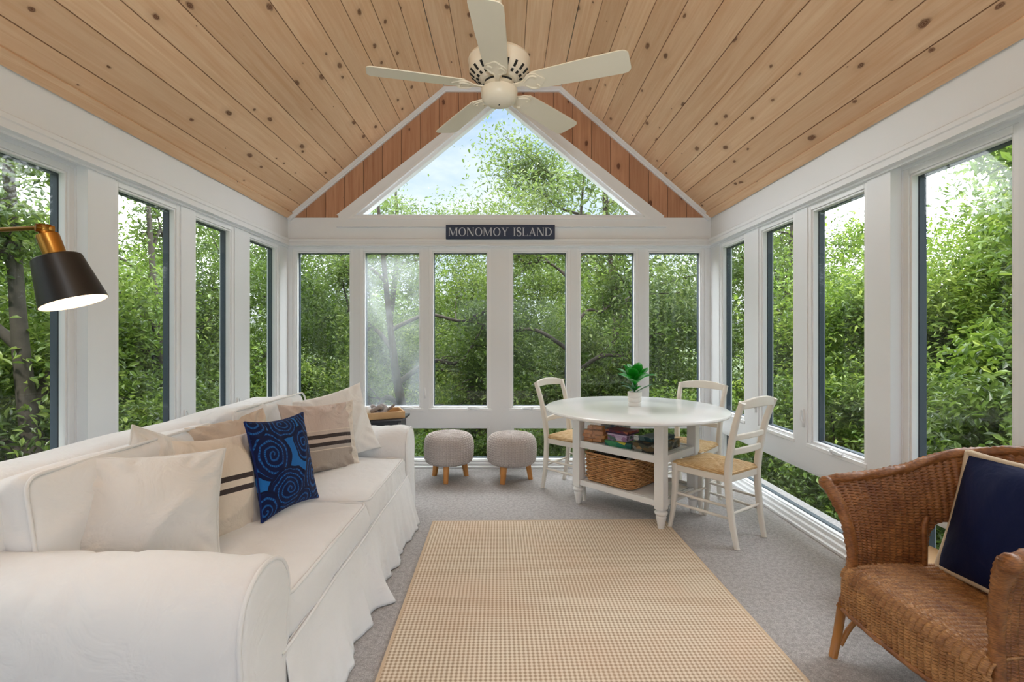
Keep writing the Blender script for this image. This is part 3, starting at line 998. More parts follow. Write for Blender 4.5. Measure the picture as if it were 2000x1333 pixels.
def glyph(ch):
    """serif capitals as thick and thin strokes: list of polygons in a box of height 1"""
    P = []
    T, t, s = 0.15, 0.06, 0.045
    def stem(x, w=T, y0=0, y1=1, sl=0.06, sr=0.06):
        P.append([(x, y0), (x + w, y0), (x + w, y1), (x, y1)])
        P.append([(x - sl, y0), (x + w + sr, y0), (x + w + sr, y0 + s), (x - sl, y0 + s)])
        P.append([(x - sl, y1 - s), (x + w + sr, y1 - s), (x + w + sr, y1), (x - sl, y1)])
    def ring(cx, cy, rx, ry, thick, thin, a0=0, a1=2 * PI, n=28):
        for i in range(n):
            q = []
            for a in (a0 + (a1 - a0) * i / n, a0 + (a1 - a0) * (i + 1) / n):
                q.append((a, cx + rx * math.cos(a), cy + ry * math.sin(a), cx + (rx - thick) * math.cos(a), cy + (ry - thin) * math.sin(a)))
            P.append([(q[0][1], q[0][2]), (q[1][1], q[1][2]), (q[1][3], q[1][4]), (q[0][3], q[0][4])])
    def slant(xa, ya, xb, yb, w):
        P.append([(xa, ya), (xa + w, ya), (xb + w, yb), (xb, yb)])
    if ch == 'M':
        stem(0.06, t); stem(0.92, T); slant(0.08, 1, 0.46, 0.05, T); slant(0.50, 0.05, 0.93, 1, t); return P, 1.13
    if ch == 'N':
        stem(0.06, t); stem(0.78, t); slant(0.06, 1, 0.66, 0, 0.17); return P, 0.90
    if ch == 'O':
        ring(0.46, 0.5, 0.46, 0.52, T, t); return P, 0.92
    if ch == 'Y':
        stem(0.36, T, 0, 0.5); slant(0.36, 0.45, 0.04, 1, T); slant(0.44, 0.45, 0.74, 1, t)
        P.append([(-0.04, 1 - s), (0.28, 1 - s), (0.28, 1), (-0.04, 1)]); P.append([(0.62, 1 - s), (0.90, 1 - s), (0.90, 1), (0.62, 1)]); P.pop(2); return P, 0.86
    if ch == 'I':
        stem(0.06, T); return P, 0.28
    if ch == 'L':
        stem(0.06, T); P.append([(0.1, 0), (0.66, 0), (0.66, s), (0.1, s)]); P.append([(0.61, 0), (0.68, 0), (0.68, 0.26), (0.65, 0.26)]); return P, 0.70
    if ch == 'A':
        slant(0.06, 0, 0.42, 1, t); slant(0.68, 0, 0.36, 1, T); P.append([(0.2, 0.32), (0.68, 0.32), (0.68, 0.38), (0.2, 0.38)])
        for xa in (-0.04, 0.60): P.append([(xa, 0), (xa + 0.30, 0), (xa + 0.30, s), (xa, s)])
        return P, 0.88
    if ch == 'D':
        stem(0.06, T, sr=0.0); P.append([(0.1, 0), (0.4, 0), (0.4, t), (0.1, t)]); P.append([(0.1, 1 - t), (0.4, 1 - t), (0.4, 1), (0.1, 1)])
        ring(0.38, 0.5, 0.48, 0.5, T, t, -PI / 2, PI / 2, 16); return P, 0.90
    if ch == 'S':
        c = crom([(0.52, 0.76), (0.46, 0.93), (0.29, 1.0), (0.10, 0.92), (0.06, 0.76), (0.16, 0.60), (0.42, 0.44), (0.54, 0.26), (0.46, 0.07), (0.27, -0.01), (0.10, 0.07), (0.04, 0.26)], 40)
        w = np.interp(np.linspace(0, 1, 40), [0, 0.2, 0.5, 0.8, 1], [0.03, 0.05, 0.10, 0.05, 0.03])
        tn_ = np.gradient(c, axis=0); nn = np.stack([-tn_[:, 1], tn_[:, 0]], 1); nn /= np.linalg.norm(nn, axis=1)[:, None]
        for i in range(39):
            P.append([tuple(c[i] + nn[i] * w[i]), tuple(c[i + 1] + nn[i + 1] * w[i + 1]), tuple(c[i + 1] - nn[i + 1] * w[i + 1]), tuple(c[i] - nn[i] * w[i])])
        P.append([(0.50, 0.68), (0.55, 0.68), (0.55, 0.98), (0.50, 0.90)]); P.append([(0.01, 0.04), (0.06, 0.10), (0.06, 0.34), (0.01, 0.34)])
        return P, 0.60
text = 'MONOMOY ISLAND'
gap, sp_ = 0.13, 0.52
tot = sum((sp_ if c == ' ' else glyph(c)[1] + gap) for c in text) - gap
hh = 0.080
sc = (SX1 - SX0 - 0.055) / (tot * hh)
mb = MB(); xx = SX0 + 0.0275
for c in text:
    if c == ' ':
        xx += sp_ * hh * sc; continue
    P, w = glyph(c)
    lt = MB()
    for poly in P:
        lt.add(prism([(xx + a * hh * sc, 0.029 + b * hh) for a, b in poly], lambda a, b, d: (a, d, b), -0.0580, -0.0548))
    lt.build('letter', M['letter'], sg)
    xx += (w + gap) * hh * sc
# ------------------------------------------------------------------ rug
def inner_rug():
    o = np.array([-0.486, 3.325]); a = math.radians(-0.6)
    rg = thing('area_rug', 'beige woven area rug with a small grid texture lying on the grey carpet', 'rug', (0.31, 2.1, 0), math.radians(0.9))
    mb = MB()
    mb.add(box(-0.79, 0.79, -1.24, 1.24, 0.0005, 0.009)); mb.build('woven_field', M['rug'], rg)
    mb = MB()
    for x0, x1, y0, y1 in ((-0.80, 0.80, 1.235, 1.25), (-0.80, 0.80, -1.25, -1.235), (-0.80, -0.785, -1.25, 1.25), (0.785, 0.80, -1.25, 1.25)):
        mb.add(box(x0, x1, y0, y1, 0.0004, 0.0105))
    mb.build('binding', M['rug_edge'], rg, bevel=0.003)
inner_rug()

# ------------------------------------------------------------------ sofa
SL = np.array([-1.2, 2.39, 0.0])
sofa = thing('sofa', 'long white slipcovered sofa with rolled arms and ruffled skirt along the left windows', 'sofa', tuple(SL))
XF = -0.672                                     # front of the seat
def cloth(mb, V, F, mi=0, amp=0.004, freq=9, seed=0, axis=None, cr_amp=0.004):
    V = np.asarray(V, float)
    N = normals_of(V, F)
    d = amp * nz(V, freq, seed) + cr_amp * crease(V, freq * 1.4, seed + 5, axis)
    mb.add((V + N * d[:, None], F), mi)

def rolled_arm(y_in, sgn, name):
    prof = [(0, 0.03), (0.0, 0.25), (0.0, 0.42), (-0.012, 0.50), (0.0, 0.565), (0.05, 0.622), (0.125, 0.642), (0.20, 0.626), (0.252, 0.575), (0.272, 0.50), (0.268, 0.42), (0.262, 0.34), (0.27, 0.2), (0.30, 0.03)]
    pr = evenly(crom(prof, 120), 64)
    c = np.array([0.135, 0.40])
    xs = list(np.linspace(-1.66, XF - 0.03, 44)) + [XF - 0.018, XF - 0.007, XF, XF + 0.003]
    ins = [0] * 44 + [0.002, 0.008, 0.018, 0.030]
    V = []
    d = pr - c
    L = np.linalg.norm(d, axis=1)[:, None]
    for x, k in zip(xs, ins):
        for o, z in pr - d / L * k:
            V.append((x, y_in + sgn * o, max(z, 0.012)))
    for k in (0.80, 0.5, 0.25):
        for o, z in c + (d - d / L * 0.030) * k:
            V.append((XF + 0.004 + 0.006 * (1 - k), y_in + sgn * o, max(z, 0.012)))
    n = len(pr); nr = len(xs) + 3
    F = grid_faces(nr, n, wrap_v=True)
    V.append((XF + 0.010, y_in + sgn * c[0], c[1]))
    F += [((nr - 1) * n + j, nr * n, (nr - 1) * n + (j + 1) % n) for j in range(n)] + [tuple(range(n))[::-1]]
    V = np.array(V)
    if sgn > 0:
        F = [tuple(reversed(f)) for f in F]
    mb = MB()
    N = normals_of(V, F)
    wr = 0.006 * nz(V, 8, 3) + 0.009 * (crease(V, 9, 11, (0.35, 0, 1), 2.5) - 0.8) + 0.005 * (crease(V, 16, 14, (1, 0.3, 0.2), 2.5) - 0.8)
    front = np.clip((V[:, 0] - (XF - 0.16)) / 0.16, 0, 1)
    wr += 0.003 * front * (crease(V, 30, 21, (0.3, 0, 1), 6) - 0.8)
    wr *= 1 - 0.9 * np.clip((V[:, 0] - (XF - 0.06)) / 0.04, 0, 1)
    wr[len(xs) * n:] = 0
    mb.add((V + N * wr[:, None], F))
    o = mb.build('arm', M['slip'], sofa, smooth=True, off=SL)
    d = pr - c; L = np.linalg.norm(d, axis=1)[:, None]
    q = pr - d / L * 0.004
    pp = [(XF - 0.006, y_in + sgn * a, max(z, 0.02)) for a, z in q]
    mb = MB(); mb.add(tube(pp, 0.0065, 8)); mb.build('piping', M['slip_pipe'], o, smooth=True, off=SL)
    return o
rolled_arm(1.50, -1, 'near')
rolled_arm(3.27, 1, 'far')

# back
V, F = rbox(0.14, 1.02, 0.42, 0.07, (4, 40, 14))
V = V + np.array([-1.60, 2.37, 0.435])
V[:, 0] -= 0.06 * np.clip(V[:, 2] - 0.3, 0, 1)
mb = MB(); cloth(mb, V, F, 0, 0.006, 7, 31, (0, 1, 0), 0.010); mb.build('back', M['slip'], sofa, smooth=True, off=SL)

# seat frame under the cushions
mb = MB(); V, F = rbox(0.49, 0.90, 0.13, 0.02, (8, 10, 4)); mb.add((V + np.array([-1.19, 2.385, 0.155]), F)); mb.build('frame', M['slip'], sofa, smooth=True, off=SL)

def box_cushion(name, cx, cy, z0, z1, hx, hy, r, crown, seed, mat='slip'):
    hz = (z1 - z0) / 2
    V, F = rbox(hx, hy, hz, r, (30, 34, 6))
    u, v = np.clip(V[:, 0] / hx, -1, 1), np.clip(V[:, 1] / hy, -1, 1)
    top = V[:, 2] > 0
    V[:, 2] += np.where(top, crown * (1 - u ** 2) ** 0.7 * (1 - v ** 4), 0)
    V[:, 2] += np.where(top, 0.004 * nz(V, 10, seed), 0)
    N = normals_of(V, F)
    V = V + N * (0.0065 * (crease(V, 11, seed + 2, (1, 0.5, 0), 3) - 0.8) + 0.004 * (crease(V, 21, seed + 4, (1, -0.4, 0), 4) - 0.8))[:, None]
    # front panel bulges and gathers
    fr = np.clip((V[:, 0] / hx - 0.86) / 0.14, 0, 1)
    V[:, 0] += fr * (0.012 * np.cos(np.clip(V[:, 2] / hz, -1, 1) * PI / 2) + 0.009 * (crease(V, 24, seed + 7, (0, 0, 1), 5) - 0.8))
    mb = MB(); mb.add((V + np.array([cx, cy, (z0 + z1) / 2]), F))
    o = mb.build(name, M[mat], sofa, smooth=True, off=SL)
    e = r * 0.30
    zz = z1 - e
    rr = 0.05
    P = []
    for sx, sy, a0 in ((1, 1, 0), (-1, 1, 90), (-1, -1, 180), (1, -1, 270)):
        for a in np.linspace(a0, a0 + 90, 7):
            P.append((cx + sx * (hx - e - rr) + rr * math.cos(math.radians(a)), cy + sy * (hy - e - rr) + rr * math.sin(math.radians(a)), zz))
    P = evenly(P, 120, True)
    P = np.concatenate([P, P[:1]])
    mb = MB(); mb.add(tube(P, 0.006, 8, False)); mb.build('piping', M['slip_pipe'], o, smooth=True, off=SL)
    return o
box_cushion('seat_cushion', -1.07, 1.945, 0.285, 0.472, 0.395, 0.445, 0.035, 0.028, 41)
box_cushion('seat_cushion', -1.07, 2.825, 0.285, 0.472, 0.395, 0.432, 0.035, 0.028, 51)

# skirt with flared pleats
ys = np.linspace(1.47, 3.30, 270)
zs = np.linspace(0.335, 0.006, 26)
V = []
for y in ys:
    for z in zs:
        s = (0.335 - z) / 0.335
        fl = 0.055 * s ** 1.3
        fl += s ** 1.4 * (0.012 * math.sin(y * 21 + 0.8) + 0.010 * math.sin(y * 37 + 2 * math.sin(y * 5)) + 0.004 * math.sin(y * 71))
        fl += s ** 1.6 * (0.085 * math.exp(-((y - 2.34) / 0.055) ** 2) + 0.05 * math.exp(-((y - 3.19) / 0.06) ** 2) + 0.02 * math.exp(-((y - 1.80) / 0.10) ** 2) - 0.02 * math.exp(-((y - 2.47) / 0.05) ** 2))
        V.append((XF - 0.004 + 0.010 * math.sin(min(s * 5, 1) * PI / 2) + fl, y, z))
F = [tuple(reversed(f)) for f in grid_faces(len(ys), len(zs))]
mb = MB(); mb.add((V, F))
sk = mb.build('skirt', M['slip'], sofa, smooth=True, off=SL)
so = sk.modifiers.new('thickness', 'SOLIDIFY'); so.thickness = 0.004; so.offset = -1
mb = MB(); mb.add(tube([(XF + 0.004 + 0.003 * math.sin(y * 9), y, 0.333) for y in np.linspace(1.44, 3.31, 60)], 0.0055, 8)); mb.build('piping', M['slip_pipe'], sk, smooth=True, off=SL)
# skirt round the ends and back
for nm, y0 in (('near', 1.205), ('far', 3.565)):
    sgn = -1 if nm == 'near' else 1
    V = []
    xs = np.linspace(-1.70, XF, 90)
    for x in xs:
        for z in np.linspace(0.30, 0.006, 10):
            s = (0.3 - z) / 0.3
            V.append((x, y0 + sgn * (s * 0.03 + s * 0.01 * math.sin(x * 30)), z))
    mb = MB(); F = grid_faces(90, 10); mb.add((V, F if sgn > 0 else [tuple(reversed(f)) for f in F]))
    o = mb.build('skirt', M['slip'], sofa, smooth=True, off=SL)
    so = o.modifiers.new('thickness', 'SOLIDIFY'); so.thickness = 0.004; so.offset = -1

# back cushions: boxed, piped, leaning
def back_cushion(cy, hy, x, zc, hz, ht, lean, seed, wr, yaw=0.0):
    V, F = rbox(ht, hy, hz, 0.04, (6, 30, 22))
    u, v = np.clip(V[:, 1] / hy, -1, 1), np.clip(V[:, 2] / hz, -1, 1)
    V[:, 0] += np.sign(V[:, 0]) * 0.045 * (1 - u ** 2) ** 0.8 * (1 - v ** 2) ** 0.8 * (np.abs(V[:, 0]) > ht * 0.5)
    N = normals_of(V, F)
    V = V + N * (wr * (0.5 * nz(V, 12, seed) - 0.3 + 1.0 * (crease(V, 13, seed + 1, (0, 1, 0.6), 2.5) - 0.7)))[:, None]
    R = rotz(yaw) @ np.array(Matrix.Rotation(-lean, 3, 'Y'))
    mb = MB(); mb.add((transform(V, R, (x, cy, zc)), F)); o = mb.build('back_cushion', M['slip'], sofa, smooth=True, off=SL)
    P = []
    a, b, rr = hy - 0.012, hz - 0.012, 0.045
    for sx, sy, a0 in ((1, 1, 0), (-1, 1, 90), (-1, -1, 180), (1, -1, 270)):
        for t in np.linspace(a0, a0 + 90, 6):
            P.append((ht - 0.008, sx * (a - rr) + rr * math.cos(math.radians(t)), sy * (b - rr) + rr * math.sin(math.radians(t))))
    P = evenly(P, 130, True); P = np.concatenate([P, P[:1]])
    mb = MB(); mb.add(tube(transform(P, R, (x, cy, zc)), 0.006, 8, False)); mb.build('piping', M['slip_pipe'], o, smooth=True, off=SL)
back_cushion(1.90, 0.475, -1.475, 0.665, 0.195, 0.085, math.radians(9), 61, 0.010)
back_cushion(2.83, 0.44, -1.415, 0.685, 0.215, 0.10, math.radians(10), 71, 0.020)

# ------------------------------------------------------------------ throw pillows
def pillow_mesh(w, h, t, seed, wr=0.010, n=44, pinch=0.10, sag=0.0, lumps=0.006, gusset=0.0):
    a = np.linspace(-1, 1, n)
    a = np.sign(a) * (1 - (1 - np.abs(a)) ** 1.5)
    U_, W_ = np.meshgrid(a, a, indexing='ij')
    u, v = U_.ravel(), W_.ravel()
    px = w / 2 * u * (1 - pinch * (1 - v ** 2) * np.abs(u) ** 2)
    py = h / 2 * v * (1 - pinch * (1 - u ** 2) * np.abs(v) ** 2)
    T = t / 2 * ((1 - u ** 2) * (1 - v ** 2)) ** 0.42 * (0.72 + 0.28 * (1 - u ** 2) * (1 - v ** 2))
    # fullness sinks towards the bottom
    T = T * (1 - sag * v)
    Vf = np.stack([px, py, T], 1); Vb = np.stack([px, py, -T], 1)
    edge = (np.abs(u) > 0.9999) | (np.abs(v) > 0.9999)
    m = 1 - np.maximum(np.abs(u), np.abs(v)) ** 6
    rad = np.arctan2(v, u)
    r = np.maximum(np.abs(u), np.abs(v))
    for V, s, sd in ((Vf, 1, seed), (Vb, -1, seed + 50)):
        d = lumps * nz(V, 12, sd) + wr * (crease(V, 15, sd + 3, (0.3, 1, 0), 3) - 0.3)
        d += wr * 0.8 * np.sin(rad * 22 + sd) * np.clip(r - 0.55, 0, 1) * 2 * (np.abs(u * v) > 0.25)
        V[:, 2] += s * d * m
    V = np.concatenate([Vf, Vb])
    idx = np.arange(len(u)); back = np.where(edge, idx, idx + len(u))
    F = grid_faces(n, n)
    F2 = [tuple(int(back[i]) for i in reversed(f)) for f in F]
    UV = np.stack([(u + 1) / 2, (v + 1) / 2], 1)
    return V, F + F2, np.concatenate([UV, UV]), (u, v, px, py, n)

def pillow(name, label, c, nrm, w, h, t, mat, seed, roll=0.0, up=(0, 0, 1), pipe=None, pipe_r=0.0045, group='throw pillows on the sofa', **kw):
    nrm = np.array(nrm, float); nrm /= np.linalg.norm(nrm)
    ax = np.cross(up, nrm); ax /= np.linalg.norm(ax)
    ay = np.cross(nrm, ax)
    R = np.stack([ax, ay, nrm], 1) @ np.array(Matrix.Rotation(roll, 3, 'Z'))
    V, F, UV, (u, v, px, py, n) = pillow_mesh(w, h, t, seed, **kw)
    V = V @ R.T
    zmin = V[:, 2].min()
    root = thing(name, label, 'pillow', (c[0], c[1], c[2]), 0, group)
    me = mesh_of('cover', V, F, M[mat], None, True, UV)
    o = link('cover', me, root)
    if pipe:
        g = np.arange(n * n).reshape(n, n)
        loop = np.concatenate([g[:, 0], g[-1, 1:], g[-2::-1, -1], g[0, -2:0:-1]])
        P = np.stack([px, py, np.zeros_like(px)], 1)[loop] @ R.T
        P = np.concatenate([P, P[:1]])
        mb = MB(); mb.add(tube(P, pipe_r, 7, False)); mb.build('piping', M[pipe], root, smooth=True)
    return root

pillow('throw_pillow', 'large plain cream pillow with piped edge leaning in the corner by the near sofa arm', (-1.235, 1.70, 0.660), (0.50, -0.78, 0.42), 0.42, 0.42, 0.20, 'cream', 101, roll=math.radians(-3), pipe='cream', wr=0.024, pinch=0.08)
pillow('throw_pillow', 'cream pillow standing with one corner up behind the plain cream pillow', (-1.365, 2.02, 0.650), (0.88, -0.36, 0.30), 0.46, 0.42, 0.15, 'cream_b', 111, roll=math.radians(-24), pipe='cream', wr=0.022, pinch=0.08)
pillow('throw_pillow', 'cream pillow with two dark stripes, turned edge-on beside the large plain cream pillow', (-1.170, 2.01, 0.650), (0.92, -0.34, 0.24), 0.39, 0.44, 0.15, 'stripe_c', 121, roll=math.radians(-4), wr=0.018, pinch=0.08)
pillow('throw_pillow', 'crumpled taupe pillow half hidden behind the blue patterned pillow', (-1.315, 2.40, 0.69), (0.90, -0.25, 0.34), 0.48, 0.40, 0.15, 'stripe_d', 131, roll=math.radians(3), wr=0.040, pinch=0.09, lumps=0.010)
pillow('throw_pillow', 'bright blue pillow with dark swirl pattern in the middle of the sofa', (-1.035, 2.26, 0.690), (0.95, -0.20, 0.24), 0.40, 0.43, 0.13, 'paisley', 141, roll=math.radians(-3), pipe='paisley_edge', wr=0.006, pinch=0.10)
pillow('throw_pillow', 'taupe and grey pillow with two black stripes on the far seat cushion', (-1.10, 2.88, 0.675), (0.78, -0.60, 0.28), 0.49, 0.43, 0.15, 'stripe_f', 151, roll=math.radians(-3), wr=0.036, pinch=0.11, lumps=0.010)
pillow('throw_pillow', 'white pillow standing on its corner against the far sofa arm', (-1.095, 3.13, 0.700), (0.52, -0.80, 0.30), 0.46, 0.46, 0.14, 'whitepil', 161, roll=math.radians(13), wr=0.018, pinch=0.09)

# ------------------------------------------------------------------ side table with tray
st = thing('side_table', 'small black side table between the sofa and the back windows', 'table', (-1.05, 4.12, 0))
mb = MB(); mb.add(box(-0.20, 0.19, -0.17, 0.20, 0.572, 0.592)); mb.build('table_top', M['navywood'], st, bevel=0.004)
mb = MB(); mb.add(box(-0.175, 0.16, -0.145, 0.18, 0.44, 0.5715)); mb.build('drawer_box', M['navywood'], st, bevel=0.003)
for sx in (-0.155, 0.14):
    for sy in (-0.125, 0.16):
        mb = MB(); mb.add(box(sx - 0.02, sx + 0.02, sy - 0.02, sy + 0.02, 0.0005, 0.44)); mb.build('leg', M['navywood'], st, bevel=0.003)
tr = thing('serving_tray', 'honey coloured wooden tray on the black side table', 'tray', (-1.055, 4.10, 0.5935), math.radians(22))
mb = MB(); mb.add(box(-0.175, 0.165, -0.105, 0.125, 0.0, 0.012)); mb.build('base', M['traywood'], tr, bevel=0.002)
mb = MB()
for x0, x1, y0, y1 in ((-0.185, 0.175, -0.118, -0.106), (-0.185, 0.175, 0.126, 0.138), (-0.185, -0.173, -0.106, 0.126), (0.163, 0.175, -0.106, 0.126)):
    mb.add(box(x0, x1, y0, y1, 0.0, 0.055))
mb.build('rim', M['traywood'], tr, bevel=0.002)
def place_tray(x, y, z=0.0125):
    q = rotz(math.radians(22)) @ np.array([x, y, 0])
    return (-1.055 + q[0], 4.10 + q[1], 0.5935 + z)
# a grey knotted ornament, a pale stick and a white shell
P = [(0.045 * math.cos(2 * a) * (1 + 0.35 * math.cos(3 * a)), 0.045 * math.sin(2 * a) * (1 + 0.35 * math.cos(3 * a)), 0.050 + 0.028 * math.sin(3 * a)) for a in np.linspace(0, 2 * PI, 90)]
mb = MB(); mb.add(tube(P, 0.019, 10, False))
o = tag(mb.build('knot_ornament', M['greyrope'], None, smooth=True), 'grey mottled knot ornament in the wooden tray', 'ornament'); o.location = place_tray(-0.03, 0.0)
mb = MB(); mb.add(tube([(-0.05, 0, 0.014), (0.0, 0.01, 0.045), (0.055, 0.02, 0.085)], [0.012, 0.013, 0.009], 10))
o = tag(mb.build('driftwood_stick', M['greyrope'], None, smooth=True), 'pale stick poking up out of the wooden tray', 'ornament'); o.location = place_tray(0.055, 0.02)
V, F = lathe([(0.001, 0), (0.030, 0.008), (0.040, 0.03), (0.030, 0.06), (0.012, 0.085), (0.001, 0.092)], 20)
V[:, 0] *= 1 + 0.1 * np.sin(6 * np.arctan2(V[:, 1], V[:, 0]))
mb = MB(); mb.add((V, F)); o = tag(mb.build('sea_shell', M['shell'], None, smooth=True), 'white shell at the left end of the wooden tray', 'shell'); o.location = place_tray(-0.125, -0.02)

# ------------------------------------------------------------------ knitted stools
def knit_body():
    prof = crom([(0.02, 0.150), (0.12, 0.147), (0.185, 0.158), (0.210, 0.19), (0.216, 0.26), (0.214, 0.33), (0.200, 0.372), (0.165, 0.398), (0.09, 0.410), (0.004, 0.405)], 90)
    prof = evenly(prof, 110)
    NC, seg = 44, 352
    th = np.linspace(0, 2 * PI, seg, endpoint=False)
    s = np.concatenate([[0], np.cumsum(np.linalg.norm(np.diff(prof, axis=0), axis=1))])
    tg = np.gradient(prof, axis=0); nn = np.stack([tg[:, 1], -tg[:, 0]], 1); nn /= np.linalg.norm(nn, axis=1)[:, None]
    TH, S = np.meshgrid(th, s)
    ph = (TH * NC / (2 * PI)) % 1.0
    tri = np.abs(ph - 0.5) * 2                     # 0 mid column, 1 between columns
    stitch = np.sin(2 * PI * (S / 0.021 + 0.55 * tri * 1.0))
    d = 0.0045 * np.sin(PI * np.abs((ph * 2) % 1.0)) ** 0.7 + 0.0038 * stitch - 0.004 * (tri ** 8)
    d *= np.clip(prof[:, 0:1] / 0.09, 0, 1)
    R = prof[:, 0:1] + nn[:, 0:1] * d
    Z = prof[:, 1:2] + nn[:, 1:2] * d
    R = np.maximum(R, 0.003)
    V = np.stack([R * np.cos(TH), R * np.sin(TH), Z * np.ones_like(TH)], -1).reshape(-1, 3)
    F = grid_faces(len(prof), seg, wrap_v=True) + [tuple(range(seg))[::-1], tuple((len(prof) - 1) * seg + k for k in range(seg))]
    return V, [tuple(reversed(f)) for f in F] if False else F
s1 = thing('knitted_stool', 'round grey knitted stool on three wooden legs, nearer the sofa arm', 'stool', (-0.519, 4.36, 0), math.radians(-8), 'knitted stools by the back windows')
mb = MB(); V, F = knit_body(); F = [(a, d, c, b) if len(f) == 4 else f for f in F for a, b, c, d in [f if len(f) == 4 else (0, 0, 0, 0)]]
mb.add((V, F)); mb.build('knitted_seat', M['knit'], s1, smooth=True)
for k in range(3):
    a = -PI / 2 + 0.1 + k * 2 * PI / 3
    d = np.array([math.cos(a), math.sin(a), 0])
    mb = MB(); V, F = sweep([d * 0.168 + (0, 0, 0.0005), d * 0.155 + (0, 0, 0.08), d * 0.14 + (0, 0, 0.165)], rect(0.046, 0.046, 0.008), [0.82, 0.95, 1.05], up=(-d[1], d[0], 0))
    mb.add((V, F)); mb.build('leg', M['stoolwood'], s1, bevel=0.002)
s2 = copy_tree(s1)
s2['label'] = 'round grey knitted stool on three wooden legs, nearer the dining table'
s2.location = (0.043, 4.33, 0); s2.rotation_euler = (0, 0, math.radians(-34))
# ------------------------------------------------------------------ dining table
TA = math.radians(-47.0)
TX, TY = 0.947, 3.615
tb = thing('dining_table', 'round white dining table with two shelves under the top', 'table', (TX, TY, 0), TA)
TR = rotz(-TA)
def tloc(x, y):
    return (TR @ np.array([x - TX, y - TY, 0]))[:2]
tcx, tcy = tloc(0.930, 3.545)
V, F = lathe([(0.001, 0.732), (0.625, 0.732), (0.640, 0.737), (0.646, 0.746), (0.643, 0.755), (0.634, 0.760), (0.30, 0.760), (0.001, 0.760)], 96)
mb = MB(); mb.add((V + (tcx, tcy, 0), F)); tt = autosmooth(mb.build('tabletop', M['tabletop'], tb, smooth=True), 30)
LX, LY = 0.345, 0.225
for sx in (-1, 1):
    for sy in (-1, 1):
        mb = MB()
        c = (sx * LX, sy * LY)
        mb.add(box(c[0] - 0.033, c[0] + 0.033, c[1] - 0.033, c[1] + 0.033, 0.135, 0.7315))
        V, F = lathe([(0.028, 0.136), (0.028, 0.128), (0.040, 0.122), (0.043, 0.112), (0.040, 0.102), (0.031, 0.096), (0.034, 0.088), (0.034, 0.080), (0.026, 0.045), (0.020, 0.008), (0.018, 0.0005)], 24)
        mb.add((V + (c[0], c[1], 0), F))
        autosmooth(mb.build('leg', M['table'], tb, smooth=True, bevel=0.003), 30)
for z0, z1, nm in ((0.150, 0.190, 'lower_shelf'), (0.435, 0.485, 'upper_shelf')):
    mb = MB()
    mb.add(box(-LX + 0.02, LX - 0.02, -LY + 0.02, LY - 0.02, z1 - 0.022, z1 - 0.004))
    mb.add(box(-LX + 0.032, LX - 0.032, -LY - 0.022, -LY + 0.004, z0, z1))
    mb.add(box(-LX + 0.032, LX - 0.032, LY - 0.004, LY + 0.022, z0, z1))
    mb.add(box(-LX - 0.022, -LX + 0.004, -LY + 0.032, LY - 0.032, z0, z1))
    mb.add(box(LX - 0.004, LX + 0.022, -LY + 0.032, LY - 0.032, z0, z1))
    mb.build(nm, M['table'], tb, bevel=0.002)
mb = MB()
mb.add(box(-LX + 0.032, LX - 0.032, -LY - 0.012, -LY + 0.010, 0.690, 0.7315))
mb.add(box(-LX + 0.032, LX - 0.032, LY - 0.010, LY + 0.012, 0.690, 0.7315))
mb.add(box(-LX - 0.012, -LX + 0.010, -LY + 0.032, LY - 0.032, 0.690, 0.7315))
mb.add(box(LX - 0.010, LX + 0.012, -LY + 0.032, LY - 0.032, 0.690, 0.7315))
mb.build('apron', M['table'], tb, bevel=0.002)

def on_table(x, y, z):
    q = rotz(TA) @ np.array([x, y, 0])
    return (TX + q[0], TY + q[1], z)

# basket on the lower shelf
def weave_wall(path, zs, amp, rows, closed=True, lean=0.0, ribs=None, sub=4):
    """woven wall along a closed plan path: strands go round, in and out of upright stakes"""
    n = len(path)
    T = np.roll(path, -1, 0) - np.roll(path, 1, 0)
    T /= np.linalg.norm(T, axis=1)[:, None]
    N = np.stack([T[:, 1], -T[:, 0]], 1)
    nz_ = rows * sub
    V = []
    for i in range(n):
        for j in range(nz_ + 1):
            f = j / nz_
            row = min(int(f * rows), rows - 1); t = f * rows - row
            ph = math.cos(2 * PI * i / (2 * ribs)) * (1 if row % 2 else -1)
            d = amp * ph * math.sin(PI * min(t, 1)) ** 0.6 + amp * 0.9 * math.sin(PI * min(t, 1)) ** 0.6
            z = zs[0] + (zs[1] - zs[0]) * f
            V.append((path[i][0] + N[i][0] * (d + lean * f), path[i][1] + N[i][1] * (d + lean * f), z))
    F = grid_faces(n, nz_ + 1, wrap_u=True)
    return np.array(V), F
bk = thing('storage_basket', 'rectangular honey wicker basket on the lower shelf of the white table', 'basket', on_table(-0.095, -0.012, 0.1905), TA)
cpts = []
bw, bl, br = 0.198, 0.196, 0.05
for sx, sy, a0 in ((1, 1, 0), (-1, 1, 90), (-1, -1, 180), (1, -1, 270)):
    for a in np.linspace(a0, a0 + 90, 8):
        cpts.append((sx * (bw - br) + br * math.cos(math.radians(a)), sy * (bl - br) + br * math.sin(math.radians(a))))
path = evenly(np.array(cpts), 38 * 7 + 0, True)
NB = len(path)
Tb = np.roll(path, -1, 0) - np.roll(path, 1, 0); Tb /= np.linalg.norm(Tb, axis=1)[:, None]
Nb = np.stack([Tb[:, 1], -Tb[:, 0]], 1)
mb = MB()
RB, STEP = 13, 7
for r in range(RB):
    z = 0.013 + 0.0148 * r
    ph = np.cos(PI * np.arange(NB) / STEP) * (1 if r % 2 else -1)
    P = path + Nb * (0.006 * ph + 0.012 * z / 0.2)[:, None]
    P = np.concatenate([P, P[:2]])
    zz = z + 0.0012 * np.sin(np.arange(NB + 2) * 0.9 + r * 2.1)
    mb.add(tube(np.c_[P, zz], 0.0068, 7, False))
